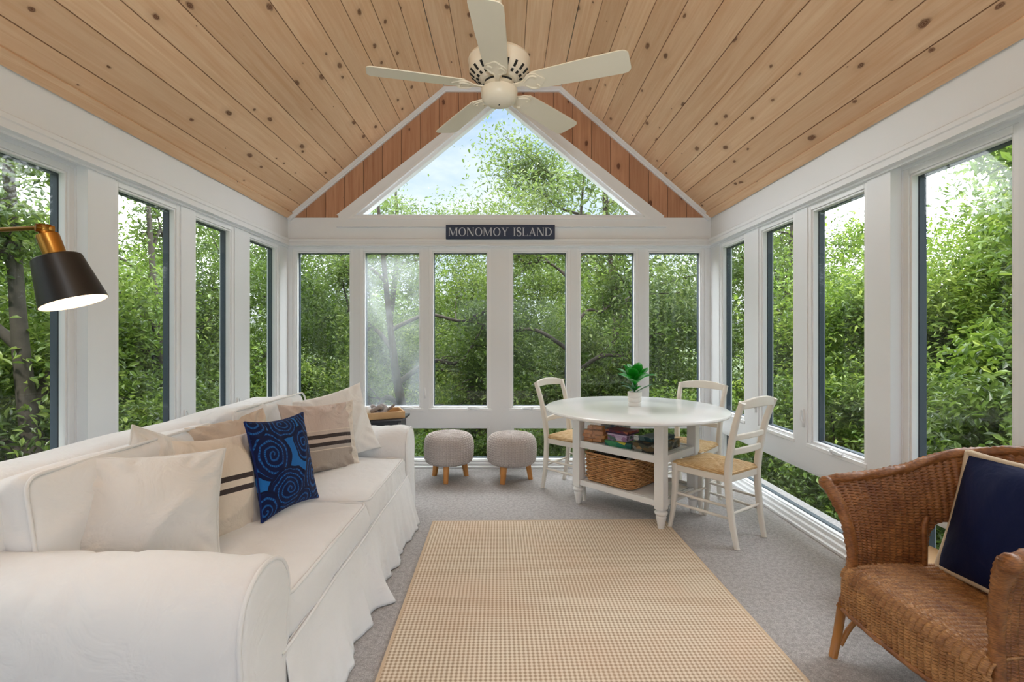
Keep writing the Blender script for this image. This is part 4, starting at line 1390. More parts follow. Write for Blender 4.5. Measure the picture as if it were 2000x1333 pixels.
for k in range(0, NB, STEP):
    q = path[k]; n_ = Nb[k]
    mb.add(tube([(q[0], q[1], 0.006), (q[0] + n_[0] * 0.012, q[1] + n_[1] * 0.012, 0.205)], 0.004, 6))
w = mb.build('woven_side', M['willow'], bk, smooth=True)
mb = MB(); mb.add(prism([tuple(p * 0.98) for p in path[::6]], lambda a, b, d: (a, b, d), 0.0, 0.008)); mb.build('base', M['willow'], bk)
rim = np.concatenate([path * 1.065, path[:1] * 1.065])
mb = MB(); mb.add(tube(np.c_[rim, np.full(len(rim), 0.209)], 0.0085, 10, False, bump=lambda th, s: 1 + 0.16 * np.cos(2 * th + s * 190))); mb.build('rim', M['willow'], bk, smooth=True)
# in the basket
def inbk(x, y, z):
    return on_table(-0.095 + x, -0.012 + y, 0.1905 + z)
M['blackbox'] = plain('black_gloss_card', (0.008, 0.008, 0.010), 0.25, 0.1)
o = link('game_box', mesh_of('game_box', *box(-0.11, 0.11, -0.13, 0.13, 0, 0.05), M['blackbox'], None, False)); o.location = inbk(-0.06, 0.0, 0.158); o.rotation_euler = (math.radians(3), 0, TA); bev(o, 0.003)
tag(o, 'black box lying in the top of the wicker basket', 'box')
o = link('toy_tin', mesh_of('toy_tin', *box(-0.05, 0.05, -0.06, 0.06, 0, 0.05), M['blackbox'], None, False)); o.location = inbk(0.125, 0.02, 0.150); o.rotation_euler = (0, 0, TA + 0.4); bev(o, 0.004)
tag(o, 'small dark tin at the right side of the wicker basket', 'tin')
M['greyplastic'] = plain('pale_grey_plastic', hexc(176, 172, 166), 0.4, 0.1)
for k, (dx, dy, rz) in enumerate(((0.115, -0.01, 0.5), (0.120, -0.10, 1.2))):
    mb = MB(); mb.add(obox((0, 0, 0.014), (1, 0, 0), (0, 1, 0), (0, 0, 1), 0.022, 0.014, 0.0135))
    o = mb.build('toy_block', M['greyplastic'], None, bevel=0.003); o.location = inbk(dx, dy, 0.2006 if k == 0 else 0.176); o.rotation_euler = (0, 0.2 * k, rz)
    tag(o, ('pale grey toy piece on the dark tin in the basket', 'pale grey toy piece by the front rim of the basket')[k], 'toy', 'toys in the basket')

# upper shelf: a bag of wooden blocks, tins and game boxes
SZ = 0.4815
bag = thing('block_bag', 'clear bag of orange wooden blocks at the left end of the table shelf', 'bag', on_table(-0.235, -0.150, SZ), TA + 0.20)
rng = random.Random(5)
k = 0
for lay, (nx, ny) in enumerate(((4, 4), (5, 4), (4, 4), (3, 2))):
    for ix in range(nx):
        for iy in range(ny):
            cx = (ix - (nx - 1) / 2) * 0.036 + rng.uniform(-.006, .006)
            cy = (iy - (ny - 1) / 2) * 0.032 + rng.uniform(-.005, .005)
            R = rotz(rng.uniform(-0.5, 0.5)) @ np.array(Matrix.Rotation(rng.uniform(-0.35, 0.35), 3, 'X'))
            mb = MB(); mb.add(obox((cx, cy, 0.017 + lay * 0.029), R[:, 0], R[:, 1], R[:, 2], 0.023, 0.011, 0.0115))
            mb.build('wooden_block', M['blockwood'], bag, bevel=0.0015, seg=1)
V, F = rbox(0.100, 0.088, 0.074, 0.035, (8, 8, 6))
V[:, 2] += 0.074; V[:, 2] = np.maximum(V[:, 2], 0.001)
N = normals_of(V, F); V = V + N * (0.004 * nz(V, 40, 3))[:, None]; V[:, 2] = np.maximum(V[:, 2], 0.0005)
M['film'] = None
def film():
    t = NT('clear_plastic_film')
    co = t.coord()
    gl = t.n('BsdfGlossy', Color=(1, 1, 1), Roughness=0.12, Normal=t.bump(t.noise(co, 40, 3), 0.8, 0.01))
    t.surf(t.n('MixShader', Fac=0.10, i1=t.n('BsdfTransparent', Color=(0.97, 0.96, 0.95)).outputs[0], i2=gl.outputs[0]))
    return t.m
M['film'] = film()
mb = MB(); mb.add((V, F)); fo = mb.build('plastic_film', M['film'], bag, smooth=True); fo['label'] = 'clear plastic wrapping'

def carton(name, label, cat, x, y, z, rz, sx, sy, sz, topm, sidem, lid=0.4):
    root = thing(name, label, cat, on_table(x, y, z), TA + rz, 'games on the table shelf')
    mb = MB(); mb.add(box(-sx + 0.002, sx - 0.002, -sy + 0.002, sy - 0.002, 0, sz * (1 - lid))); mb.build('tray', M[sidem], root, bevel=0.0015)
    mb = MB(); mb.add(box(-sx, sx, -sy, sy, sz * (1 - lid) + 0.0005, sz)); mb.build('lid', M[topm], root, bevel=0.002)
    return root
M['green'] = printed('green_box_print', [(24, 110, 88), (28, 120, 92), (60, 140, 90), (206, 196, 60), (20, 90, 80)], 7)
M['purple'] = solid('lilac_lid', 196, 172, 204)
M['lilacprint'] = printed('lilac_print', [(202, 178, 208), (210, 190, 214), (90, 120, 110), (196, 172, 204), (150, 110, 150)], 11)
M['maroon'] = printed('maroon_print', [(112, 34, 42), (138, 48, 44), (96, 30, 58), (160, 90, 60)], 9)
M['plum'] = solid('plum_card', 62, 34, 72)
M['darkprint'] = printed('dark_picture_print', [(40, 42, 34), (92, 74, 40), (60, 66, 50), (24, 24, 24), (150, 118, 70), (120, 120, 110)], 9)
M['teal'] = printed('teal_print', [(24, 60, 66), (34, 76, 82), (20, 46, 56), (90, 116, 116)], 8)
M['bluewhite'] = printed('blue_grey_print', [(120, 140, 160), (150, 164, 176), (90, 110, 134), (180, 188, 194)], 8)
carton('game_box', 'green and yellow game box under the lilac tin', 'box', -0.010, -0.140, SZ, 0.12, 0.105, 0.075, 0.040, 'green', 'green', 0.5)
carton('game_tin', 'lilac tin with printed sides on the green game box', 'tin', -0.025, -0.140, SZ + 0.0405, 0.08, 0.078, 0.055, 0.048, 'purple', 'lilacprint', 0.25)
carton('game_box', 'flat maroon game box on top of the lilac tin', 'box', -0.025, -0.120, SZ + 0.089, 0.02, 0.095, 0.075, 0.026, 'maroon', 'plum', 0.6)
carton('game_box', 'long dark picture puzzle box at the right end of the table shelf', 'box', 0.205, -0.04, SZ, 0.06, 0.095, 0.175, 0.060, 'darkprint', 'darkprint', 0.12)
carton('game_box', 'teal game box lying on the dark puzzle box', 'box', 0.195, -0.02, SZ + 0.0605, -0.06, 0.070, 0.12, 0.030, 'teal', 'teal', 0.5)
carton('game_box', 'blue grey game box behind the bag of wooden blocks', 'box', -0.215, 0.075, SZ, 0.05, 0.085, 0.085, 0.170, 'bluewhite', 'bluewhite', 0.3)

# potted plant on the table
pp = thing('potted_plant', 'small glossy green plant in a white ribbed pot on the round table', 'plant', (0.942, 3.585, 0.7605))
V, F = lathe([(0.001, 0), (0.044, 0), (0.046, 0.003), (0.047, 0.026), (0.0435, 0.029), (0.0435, 0.034), (0.048, 0.037), (0.049, 0.062), (0.045, 0.065), (0.045, 0.070), (0.0505, 0.073), (0.052, 0.104), (0.050, 0.106), (0.046, 0.104), (0.045, 0.088), (0.001, 0.088)], 40)
mb = MB(); mb.add((V, F)); autosmooth(mb.build('pot', M['pot'], pp, smooth=True), 50)
mb = MB(); mb.add(lathe([(0.001, 0.0885), (0.0445, 0.0885), (0.030, 0.094), (0.001, 0.096)], 24)); mb.build('soil', M['soil'], pp, smooth=True)
mb = MB(); mb.add(tube([(0, 0, 0.09), (0.002, 0, 0.15), (-0.002, 0.001, 0.21)], [0.007, 0.006, 0.004], 8)); mb.build('stem', M['plantdark'], pp, smooth=True)
def plant_leaf(az, el, L, w, droop, z0, mat, cup=0.25):
    n = 12
    V = []
    d = np.array([math.cos(az), math.sin(az), 0]); s = np.array([-math.sin(az), math.cos(az), 0])
    p = np.array([0, 0, z0]) + d * 0.004; e = el
    for i in range(n):
        t = i / (n - 1)
        dirv = d * math.cos(e) + np.array([0, 0, 1]) * math.sin(e)
        nr = -d * math.sin(e) + np.array([0, 0, 1]) * math.cos(e)
        ww = w * (0.12 + 0.88 * math.sin(PI * min(1, (t * 0.95 + 0.02)) ** 1.35) ** 0.8) if t < 0.999 else 0.001
        for q in (-1, -0.5, 0, 0.5, 1):
            V.append(p + s * ww * q + nr * (cup * ww * q * q + 0.05 * ww * math.sin(t * 16) * abs(q)))
        p = p + dirv * L / (n - 1); e -= droop / (n - 1)
    return np.array(V), grid_faces(n, 5)
spec = [(i * 2.399, math.radians(82 - i * 2.6), 0.165 + 0.004 * (i % 4), 0.044, math.radians(18 + 2.6 * i), 0.150 + 0.004 * (i % 5), 'plantleaf') for i in range(16)]
spec += [(0.15, math.radians(26), 0.15, 0.015, math.radians(5), 0.10, 'plantdark'), (2.6, math.radians(40), 0.11, 0.022, math.radians(40), 0.105, 'plantdark'), (4.0, math.radians(45), 0.09, 0.022, math.radians(40), 0.11, 'plantdark'),
         (5.3, math.radians(45), 0.085, 0.022, math.radians(30), 0.112, 'plantleaf'), (1.3, math.radians(50), 0.10, 0.022, math.radians(40), 0.11, 'plantdark'), (3.3, math.radians(50), 0.12, 0.020, math.radians(50), 0.118, 'plantdark')]
for az, el, L, w, dr, z0, m in spec:
    mb = MB(); mb.add(plant_leaf(az, el, L, w, dr, z0, m)); lf = mb.build('leaf', M[m], pp, smooth=True)
    so = lf.modifiers.new('thickness', 'SOLIDIFY'); so.thickness = 0.001

# ------------------------------------------------------------------ ladder-back chairs; the seat faces +y in the chair's own frame
def make_chair(label):
    ch = thing('dining_chair', label, 'chair', (0, 0, 0), 0, 'chairs round the white table')
    for s in (-1, 1):
        P = crom([(s * 0.158, -0.235, 0.0005), (s * 0.163, -0.205, 0.16), (s * 0.168, -0.188, 0.34), (s * 0.170, -0.186, 0.45), (s * 0.174, -0.205, 0.60), (s * 0.180, -0.240, 0.76), (s * 0.186, -0.285, 0.885)], 26)
        sc = np.interp(np.linspace(0, 1, 26), [0, 0.25, 0.5, 1], [0.72, 0.95, 1.05, 0.82])
        mb = MB(); mb.add(sweep(P, rect(0.036, 0.040, 0.007), sc, up=(0, 1, 0))); mb.build('rear_leg', M['chair'], ch, smooth=False, bevel=0.003)
        P = crom([(s * 0.205, 0.205, 0.0005), (s * 0.196, 0.190, 0.10), (s * 0.190, 0.178, 0.22), (s * 0.188, 0.174, 0.34), (s * 0.188, 0.174, 0.438)], 20)
        sc = np.interp(np.linspace(0, 1, 20), [0, 0.15, 0.5, 1], [0.62, 0.72, 0.95, 1.05])
        mb = MB(); mb.add(sweep(P, rect(0.038, 0.038, 0.008), sc, up=(0, 1, 0))); mb.build('front_leg', M['chair'], ch, bevel=0.003)
    # back slats, bowed backwards
    def slat(z, hgt, top=False):
        w = np.interp(z, [0.45, 0.76, 0.885], [0.170, 0.180, 0.186]); yb = np.interp(z, [0.45, 0.60, 0.76, 0.885], [-0.186, -0.205, -0.240, -0.285])
        P = [(x, yb - 0.022 * (1 - (x / w) ** 2), z + (0.016 * (1 - (x / w) ** 2) if top else 0.004 * (1 - (x / w) ** 2))) for x in np.linspace(-w * (1.06 if top else 1), w * (1.06 if top else 1), 20)]
        sc = [(1, 1 - (0.28 if top else 0.15) * abs(t) ** 2) for t in np.linspace(-1, 1, 20)]
        mb = MB(); mb.add(sweep(P, rect(0.018, hgt, 0.004), sc)); return mb
    slat(0.866, 0.062, True).build('crest_rail', M['chair'], ch, smooth=False, bevel=0.003)
    slat(0.665, 0.036).build('back_slat', M['chair'], ch, bevel=0.003)
    slat(0.575, 0.042).build('back_slat', M['chair'], ch, bevel=0.003)
    # seat rails and stretchers
    def bar(a, b, r, nm):
        mb = MB(); mb.add(tube([a, tuple((np.array(a) + b) / 2), b], [r * 0.85, r * 1.1, r * 0.85], 10)); mb.build(nm, M['chair'], ch, smooth=True)
    mb = MB()
    for a, b in (((-0.186, 0.176), (0.186, 0.176)), ((-0.168, -0.184), (0.168, -0.184)), ((-0.184, 0.176), (-0.166, -0.184)), ((0.184, 0.176), (0.166, -0.184))):
        mb.add(sweep([(a[0], a[1], 0.408), (b[0], b[1], 0.408)], rect(0.020, 0.044, 0.004)))
    mb.build('seat_rail', M['chair'], ch, bevel=0.002)
    for s in (-1, 1):
        bar((s * 0.193, 0.185, 0.17), (s * 0.163, -0.205, 0.17), 0.009, 'stretcher')
        bar((s * 0.190, 0.178, 0.24), (s * 0.165, -0.195, 0.24), 0.009, 'stretcher')
    bar((-0.194, 0.186, 0.20), (0.194, 0.186, 0.20), 0.009, 'stretcher')
    bar((-0.164, -0.202, 0.20), (0.164, -0.202, 0.20), 0.009, 'stretcher')
    # rush seat with its cross of diagonals
    n = 34
    a = np.linspace(-1, 1, n)
    U_, W_ = np.meshgrid(a, a, indexing='ij'); u, v = U_.ravel(), W_.ravel()
    hw = np.interp(v, [-1, 1], [0.178, 0.207])
    x = hw * u * (1 - 0.02 * v ** 8 * np.abs(u)); y = 0.197 * v
    m = np.maximum(np.abs(u), np.abs(v))
    dome = 0.016 * (1 - m ** 2) - 0.010 * np.exp(-((np.abs(u) - np.abs(v)) / 0.06) ** 2) * (1 - m) ** 0.5 - 0.018 * np.clip((m - 0.88) / 0.12, 0, 1) ** 2 + 0.0015 * np.sin(m * 90)
    Vt = np.stack([x, y, 0.452 + dome], 1); Vb = np.stack([x * 0.97, y * 0.97, np.full(len(x), 0.428)], 1)
    edge = (np.abs(u) > .999) | (np.abs(v) > .999)
    N_ = n * n
    F = grid_faces(n, n) + [tuple(N_ + i for i in reversed(f)) for f in grid_faces(n, n)]
    g = np.arange(N_).reshape(n, n)
    loop = np.concatenate([g[:, 0], g[-1, 1:], g[-2::-1, -1], g[0, -2:0:-1]])
    F += [(loop[i], N_ + loop[i], N_ + loop[(i + 1) % len(loop)], loop[(i + 1) % len(loop)]) for i in range(len(loop))]
    mb = MB(); mb.add((np.concatenate([Vt, Vb]), F)); mb.build('rush_seat', M['rush'], ch, smooth=True)
    return ch
def aim(o, x, y, tx, ty):
    o.location = (x, y, 0); o.rotation_euler = (0, 0, math.atan2(-(tx - x), ty - y))
c1 = make_chair('cream ladder-back chair with rush seat at the right front of the white table')
def pose(o, x, y, ang):
    o.location = (x, y, 0); o.rotation_euler = (0, 0, math.radians(ang))
pose(c1, 1.372, 3.195, 35)
c2 = copy_tree(c1); c2['label'] = 'cream ladder-back chair at the left of the table, beside the knitted stools'
pose(c2, 0.582, 4.06, 229)
c3 = copy_tree(c1); c3['label'] = 'cream ladder-back chair behind the table in the right back corner of the room'
pose(c3, 1.39, 3.765, 134)
# ------------------------------------------------------------------ wicker armchair; faces -y in its own frame
WA = math.radians(-88)
wc = thing('wicker_armchair', 'brown wicker armchair with curved woven arms in the right foreground', 'armchair', (1.655, 1.646, 0), WA)
wc.scale = (0.93, 1, 1)
half = [(0.315, -0.315), (0.318, -0.20), (0.318, -0.05), (0.312, 0.08), (0.285, 0.19), (0.215, 0.270), (0.11, 0.305), (0.0, 0.312)]
plan = np.array(half + [(-x, y) for x, y in half[-2::-1]])
NP_ = 62 * 6 + 1
path = evenly(crom(plan, 400), NP_)
S = np.concatenate([[0], np.cumsum(np.linalg.norm(np.diff(path, axis=0), axis=1))]); Ltot = S[-1]
Tn = np.gradient(path, axis=0); Tn /= np.linalg.norm(Tn, axis=1)[:, None]
Nn = np.stack([Tn[:, 1], -Tn[:, 0]], 1)                # outward
def top_z(s):
    f = abs(s / Ltot - 0.5) * 2                        # 1 at the arm tips, 0 mid back
    return float(np.interp(f, [0, 0.25, 0.45, 0.65, 0.85, 0.95, 1.0], [0.845, 0.835, 0.795, 0.735, 0.705, 0.697, 0.680]))
def flare(f, s):
    """outward lean of the woven wall with height fraction f"""
    g = abs(s / Ltot - 0.5) * 2
    a = float(np.interp(g, [0, 0.4, 0.7, 1.0], [0.05, 0.05, 0.045, 0.06]))
    return a * (0.10 * f + 0.90 * f ** 5) - (0.014 + 0.012 * max(0, g - 0.7) / 0.3) * math.sin(PI * f)
def front_in(f):
    """the front edge of each arm curves in below the rolled tip"""
    return 0.030 * math.sin(PI * f ** 0.8) - 0.022 * f ** 6
ROWS, SUB = 96, 3
SEATZ = 0.372
nzr = ROWS * SUB
rib = 6
V = np.zeros((NP_, nzr + 1, 3))
for i in range(NP_):
    tz = top_z(S[i])
    zb = 0.20 if abs(S[i] / Ltot - 0.5) * 2 > 0.0 else 0.20
    for j in range(nzr + 1):
        f = j / nzr
        row = min(int(f * ROWS), ROWS - 1); t = f * ROWS - row
        z = zb + (tz - zb) * f
        d = flare(f, S[i]) + 0.0030 * math.cos(2 * PI * i / rib) + 0.0017 * math.sin(PI * t) + 0.0014 * math.sin(PI * t) * math.cos(PI * i / rib) * (1 if row % 2 else -1)
        gf = max(0.0, (abs(S[i] / Ltot - 0.5) * 2 - 0.86) / 0.14)
        V[i, j] = (path[i][0] + Nn[i][0] * d, path[i][1] + Nn[i][1] * d + gf * front_in(f), z)
F = []
hs = [(0.335, 0.445)]                                # openings beside the back, as share of the way to mid back
for i in range(NP_ - 1):
    g = (S[i] + S[i + 1]) / 2 / Ltot
    gg = g if g < 0.5 else 1 - g
    for j in range(nzr):
        z = (V[i, j, 2] + V[i, j + 1, 2]) / 2
        c = (gg - 0.262) / 0.062
        if abs(c) < 1 and z < 0.375 + 0.165 * (1 - abs(c) ** 4) ** 0.5 and z > 0.36:
            continue
        a = i * (nzr + 1) + j; b = (i + 1) * (nzr + 1) + j
        F.append((a, b, b + 1, a + 1))
mb = MB(); mb.add((V.reshape(-1, 3), F)); sh = mb.build('woven_shell', M['wicker'], wc, smooth=True)
so = sh.modifiers.new('thickness', 'SOLIDIFY'); so.thickness = 0.006; so.offset = 0
braid = lambda k, a: (lambda th, s: 1 + a * np.cos(3 * th + s * k) * np.cos(th * 1 - s * k * 0.7))
# braided rim over the arms and back, and down the front edges
rimP = []
for i in range(0, NP_, 2):
    d = flare(1.0, S[i])
    gf = max(0.0, (abs(S[i] / Ltot - 0.5) * 2 - 0.86) / 0.14)
    rimP.append((path[i][0] + Nn[i][0] * (d + 0.004), path[i][1] + Nn[i][1] * (d + 0.004) + gf * front_in(1.0), top_z(S[i])))
mb = MB(); mb.add(tube(rimP, 0.020, 14, True, bump=braid(150, 0.22))); mb.build('rolled_rim', M['wicker'], wc, smooth=True)
for i in (0, NP_ - 1):
    P = []
    for f in np.linspace(1.02, 0.0, 60):
        d = flare(min(f, 1), S[i])
        z = 0.20 + (top_z(S[i]) - 0.20) * f
        P.append((path[i][0] + Nn[i][0] * d, path[i][1] - 0.006 + front_in(min(f, 1)), z))
    mb = MB(); mb.add(tube(P, np.interp(np.linspace(0, 1, 60), [0, 0.2, 1], [0.024, 0.021, 0.017]), 14, True, bump=braid(150, 0.22)))
    V_, F_ = lathe([(0.001, -0.027), (0.016, -0.024), (0.025, -0.012), (0.0275, 0.0), (0.025, 0.012), (0.016, 0.022), (0.001, 0.026)], 18)
    mb.add((V_ + (rimP[0 if i == 0 else -1][0], rimP[0 if i == 0 else -1][1], top_z(S[i])), F_)); mb.build('braided_edge', M['wicker'], wc, smooth=True)
# smooth cane strip beside each opening
for sgn in (1, -1):
    k = int(0.194 * (NP_ - 1)); k = k if sgn > 0 else NP_ - 1 - k
    P = []
    for z in np.linspace(0.35, 0.56, 24):
        f = (z - 0.20) / (top_z(S[k]) - 0.20)
        d = flare(f, S[k]) - 0.002
        P.append((path[k][0] + Nn[k][0] * d, path[k][1] + Nn[k][1] * d + 0.02 * max(0, (z - 0.50) / 0.06) ** 2, z))
    mb = MB(); mb.add(tube(P, 0.0125, 10)); mb.build('cane_strip', M['wicker'], wc, smooth=True)
# seat: strands run side to side over ribs that run to the front and down the apron
prof = evenly(crom([(0.275, 0.368), (0.15, 0.366), (0.0, 0.368), (-0.15, 0.374), (-0.245, 0.378), (-0.300, 0.366), (-0.322, 0.335), (-0.326, 0.28), (-0.322, 0.205)], 120), 150 * 3 + 1)
tg = np.gradient(prof, axis=0); tg /= np.linalg.norm(tg, axis=1)[:, None]
pn = np.stack([-tg[:, 1], tg[:, 0]], 1)
pn = np.where(pn[:, 1:2] < -0.2, -pn, pn)
if pn[0, 1] < 0: pn = -pn
NXS = 24 * 6 + 1
V = np.zeros((len(prof), NXS, 3))
for i, (y, z) in enumerate(prof):
    hw = float(np.interp(y, [-0.33, 0.05, 0.19, 0.28], [0.308, 0.304, 0.275, 0.17]))
    row, t = i // 3, (i % 3) / 3
    fr = np.clip((0.36 - z) / 0.1, 0, 1) if y < -0.2 else 0
    for j in range(NXS):
        x = -1 + 2 * j / (NXS - 1)
        d = 0.0044 * math.cos(2 * PI * j / 6) + 0.0014 * math.sin(PI * t) + 0.0010 * math.sin(PI * t) * math.cos(PI * j / 6) * (1 if row % 2 else -1) - 0.012 * (1 - x * x) * (1 - fr) * (y > -0.28)
        bow = -0.018 * (1 - x * x) * (1 if y < -0.2 else 0) * np.clip((-0.2 - y) / 0.1, 0, 1)
        V[i, j] = (x * hw, y + pn[i][0] * d + bow, z + pn[i][1] * d)
Fs = grid_faces(len(prof), NXS)
mb = MB(); mb.add((V.reshape(-1, 3), Fs)); seat = mb.build('woven_seat', M['wicker_seat'], wc, smooth=True); seat['label'] = 'lighter tan woven seat'
so = seat.modifiers.new('thickness', 'SOLIDIFY'); so.thickness = 0.006; so.offset = 0
mb = MB(); mb.add(tube([(x, -0.322 - 0.018 * (1 - (x / 0.31) ** 2), 0.203) for x in np.linspace(-0.31, 0.31, 40)], 0.011, 10, True, bump=braid(160, 0.18))); mb.build('front_rail', M['wicker'], wc, smooth=True)
for s in (-1, 1):
    mb = MB(); mb.add(tube([(s * 0.312, -0.318, 0.215), (s * 0.320, -0.330, 0.10), (s * 0.327, -0.345, 0.0005)], [0.017, 0.0165, 0.016], 12)); mb.build('leg', M['rattan'], wc, smooth=True)
    mb = MB(); mb.add(tube([(s * 0.215, 0.262, 0.215), (s * 0.222, 0.275, 0.10), (s * 0.228, 0.285, 0.0005)], [0.017, 0.0165, 0.016], 12)); mb.build('leg', M['rattan'], wc, smooth=True)
    P = crom([(s * 0.322, -0.318, 0.05), (s * 0.320, -0.26, 0.14), (s * 0.315, -0.15, 0.185), (s * 0.312, 0.0, 0.19), (s * 0.29, 0.14, 0.18), (s * 0.245, 0.23, 0.13), (s * 0.228, 0.272, 0.05)], 40)
    mb = MB(); mb.add(tube(P, 0.010, 10)); mb.build('arched_brace', M['rattan'], wc, smooth=True)
# navy cushion
def wloc(x, y, z):
    q = rotz(WA) @ np.array([x, y, 0]); return (1.655 + q[0], 1.646 + q[1], z)
nv = rotz(WA) @ np.array([-0.12, -1.0, 0.0])
pc = wloc(-0.032, 0.100, 0.602)
cu = pillow('seat_cushion_pillow', 'navy blue pillow with beige linen back leaning in the wicker armchair', pc, (nv[0], nv[1], 0.30), 0.50, 0.47, 0.13, 'navy', 201, roll=math.radians(3), pipe='linen', pipe_r=0.013, group=None, wr=0.004, pinch=0.05)
cu.name = 'navy_pillow'
lm = cu.children[0].data
lm.materials.append(M['linen'])
nf = len(lm.polygons)
mi = np.zeros(nf, dtype=np.int32); mi[nf // 2:] = 1
lm.polygons.foreach_set('material_index', mi)

# little wooden bench by the right windows, seen through the chair's arm
bn = thing('wooden_bench', 'low plain wooden bench between the wicker armchair and the right windows', 'bench', (1.83, 2.20, 0), math.radians(4))
mb = MB(); mb.add(box(-0.12, 0.14, -0.12, 0.20, 0.245, 0.305)); mb.build('seat', M['traywood'], bn, bevel=0.004)
for sx in (-0.09, 0.11):
    for sy in (-0.09, 0.17):
        mb = MB(); mb.add(box(sx - 0.018, sx + 0.018, sy - 0.018, sy + 0.018, 0.0005, 0.245)); mb.build('leg', M['stoolwood'], bn, bevel=0.002)

# ------------------------------------------------------------------ floor lamp behind the sofa
fl = thing('floor_lamp', 'brass arm floor lamp with a black cone shade over the near end of the sofa', 'lamp', (-1.93, 1.33, 0))
LP = np.array([-1.93, 1.33, 0])
mb = MB(); mb.add(lathe([(0.001, 0.0005), (0.135, 0.0005), (0.138, 0.006), (0.130, 0.018), (0.02, 0.024), (0.001, 0.024)], 40)); autosmooth(mb.build('base', M['black'], fl, smooth=True), 40)
mb = MB(); mb.add(tube([(0, 0, 0.02), (0, 0, 0.8), (0, 0, 1.545)], 0.011, 14)); mb.build('pole', M['brass'], fl, smooth=True)
mb = MB(); J = np.array([-1.330, 1.40, 1.588])
mb.add(tube([np.array([0, 0, 1.533]), (J - LP) * [0.5, 0.5, 0] + [0, 0, 1.566], (J - LP) * [1, 1, 0] + [0, 0, 1.592]], 0.0065, 12)); mb.build('arm', M['brass'], fl, smooth=True)
mb = MB(); mb.add(tube([J - LP + (0, 0, -0.02), J - LP + (0, 0, 0.012)], 0.014, 14)); mb.add(tube([J - LP + (-0.012, -0.016, 0), J - LP + (0.012, 0.016, 0)], 0.012, 12)); mb.build('joint', M['brass'], fl, smooth=True)
axis = np.array([0.315, 0.075, -0.95]); axis /= np.linalg.norm(axis)
ex = np.cross(axis, (0, 1, 0)); ex /= np.linalg.norm(ex); ey = np.cross(axis, ex)
AX = np.stack([ex, ey, axis], 1)
def lampfit(VF, shift):
    V, F = VF
    return transform(V, AX, J - LP + axis * shift), F
mb = MB(); mb.add(lampfit(lathe([(0.001, 0.0), (0.026, 0.0), (0.027, 0.004), (0.027, 0.070), (0.001, 0.070)], 24), 0.018)); autosmooth(mb.build('socket', M['brass'], fl, smooth=True), 40)
mb = MB()
outer = [(0.001, 0.0), (0.054, 0.0), (0.059, 0.004), (0.0815, 0.138)]
inner = [(0.0797, 0.138), (0.057, 0.007), (0.001, 0.004)]
V, F = lathe(outer + inner, 64, cap=False)
nf = len(outer) - 1
for idx, f in enumerate(F): pass
ring = [i // 64 for i in range(len(F))]
mb.add(lampfit((V, F), 0.086))
mb.M = [0 if r < len(outer) else 1 for r in ring]
ls = autosmooth(mb.build('lamp_shade', [M['black'], M['shade_in']], fl, smooth=True), 30)
t = NT('warm_bulb'); em = t.n('Emission', Color=(1.0, 0.80, 0.58), Strength=12.0); t.surf(em); M['bulb'] = t.m
mb = MB(); mb.add(lampfit(lathe([(0.012, 0.0), (0.014, 0.02), (0.028, 0.045), (0.030, 0.062), (0.022, 0.080), (0.001, 0.088)], 20), 0.094)); mb.build('bulb', M['bulb'], fl, smooth=True)

# ------------------------------------------------------------------ ceiling fan
FX, FY = -0.042, 2.66
fan = thing('ceiling_fan', 'cream five-bladed ceiling fan hanging from the pine ceiling', 'fan', (FX, FY, RIDGE))
BZ = 2.632 - RIDGE
mb = MB(); mb.add(lathe([(0.001, 0.0), (0.075, 0.0), (0.075, -0.02), (0.06, -0.055), (0.02, -0.075), (0.001, -0.075)], 32)); autosmooth(mb.build('canopy', M['fan'], fan, smooth=True), 40)
mb = MB(); mb.add(tube([(0, 0, -0.06), (0, 0, BZ + 0.18)], 0.013, 14)); mb.build('downrod', M['fan'], fan, smooth=True)
mb = MB(); mb.add(lathe([(0.001, 0.215), (0.030, 0.212), (0.034, 0.195), (0.060, 0.186), (0.150, 0.172), (0.166, 0.158), (0.170, 0.145), (0.166, 0.138), (0.166, 0.105), (0.160, 0.085), (0.135, 0.062), (0.105, 0.048), (0.098, 0.040), (0.090, 0.036), (0.001, 0.036)], 64))
for k in range(20):
    a = k * 2 * PI / 20
    d = np.array([math.cos(a), math.sin(a), 0]); s = np.array([-d[1], d[0], 0])
    for r0, z0, L in ((0.1475, 0.0735, 0.017), (0.118, 0.0525, 0.008)):
        tl = d * 0.75 + np.array([0, 0, 0.66]); tl /= np.linalg.norm(tl)
        mb.add(obox(d * r0 + (0, 0, z0), tl, s, np.cross(tl, s), L, 0.0065, 0.004), 1)
V = np.concatenate(mb.V); mb.V = [V + (0, 0, BZ)]
mb.U = [np.concatenate(mb.U)]
autosmooth(mb.build('motor_housing', [M['fan'], M['dark']], fan, smooth=True), 35)
mb = MB()
mb.add(lathe([(0.001, 0.037), (0.078, 0.036), (0.082, 0.030), (0.082, 0.018), (0.070, 0.012), (0.060, 0.010), (0.001, 0.010)], 48))
for k in range(5):
    a0 = math.radians(-94 + 72 * k + 14)
    P = [(0.0825 * math.cos(a0 + t), 0.0825 * math.sin(a0 + t), 0.024) for t in np.linspace(0, 0.75, 10)]
    mb.add(tube(P, 0.0055, 6), 1)
V = np.concatenate(mb.V); mb.V = [V + (0, 0, BZ)]; mb.U = [np.concatenate(mb.U)]
autosmooth(mb.build('rotor', [M['fan'], M['dark']], fan, smooth=True), 35)
mb = MB(); V, F = lathe([(0.001, 0.012), (0.066, 0.010), (0.070, 0.002), (0.100, -0.012), (0.101, -0.020), (0.098, -0.045), (0.090, -0.066), (0.070, -0.080), (0.03, -0.086), (0.010, -0.088), (0.001, -0.088)], 48)
V = V * [1, 1, 1]
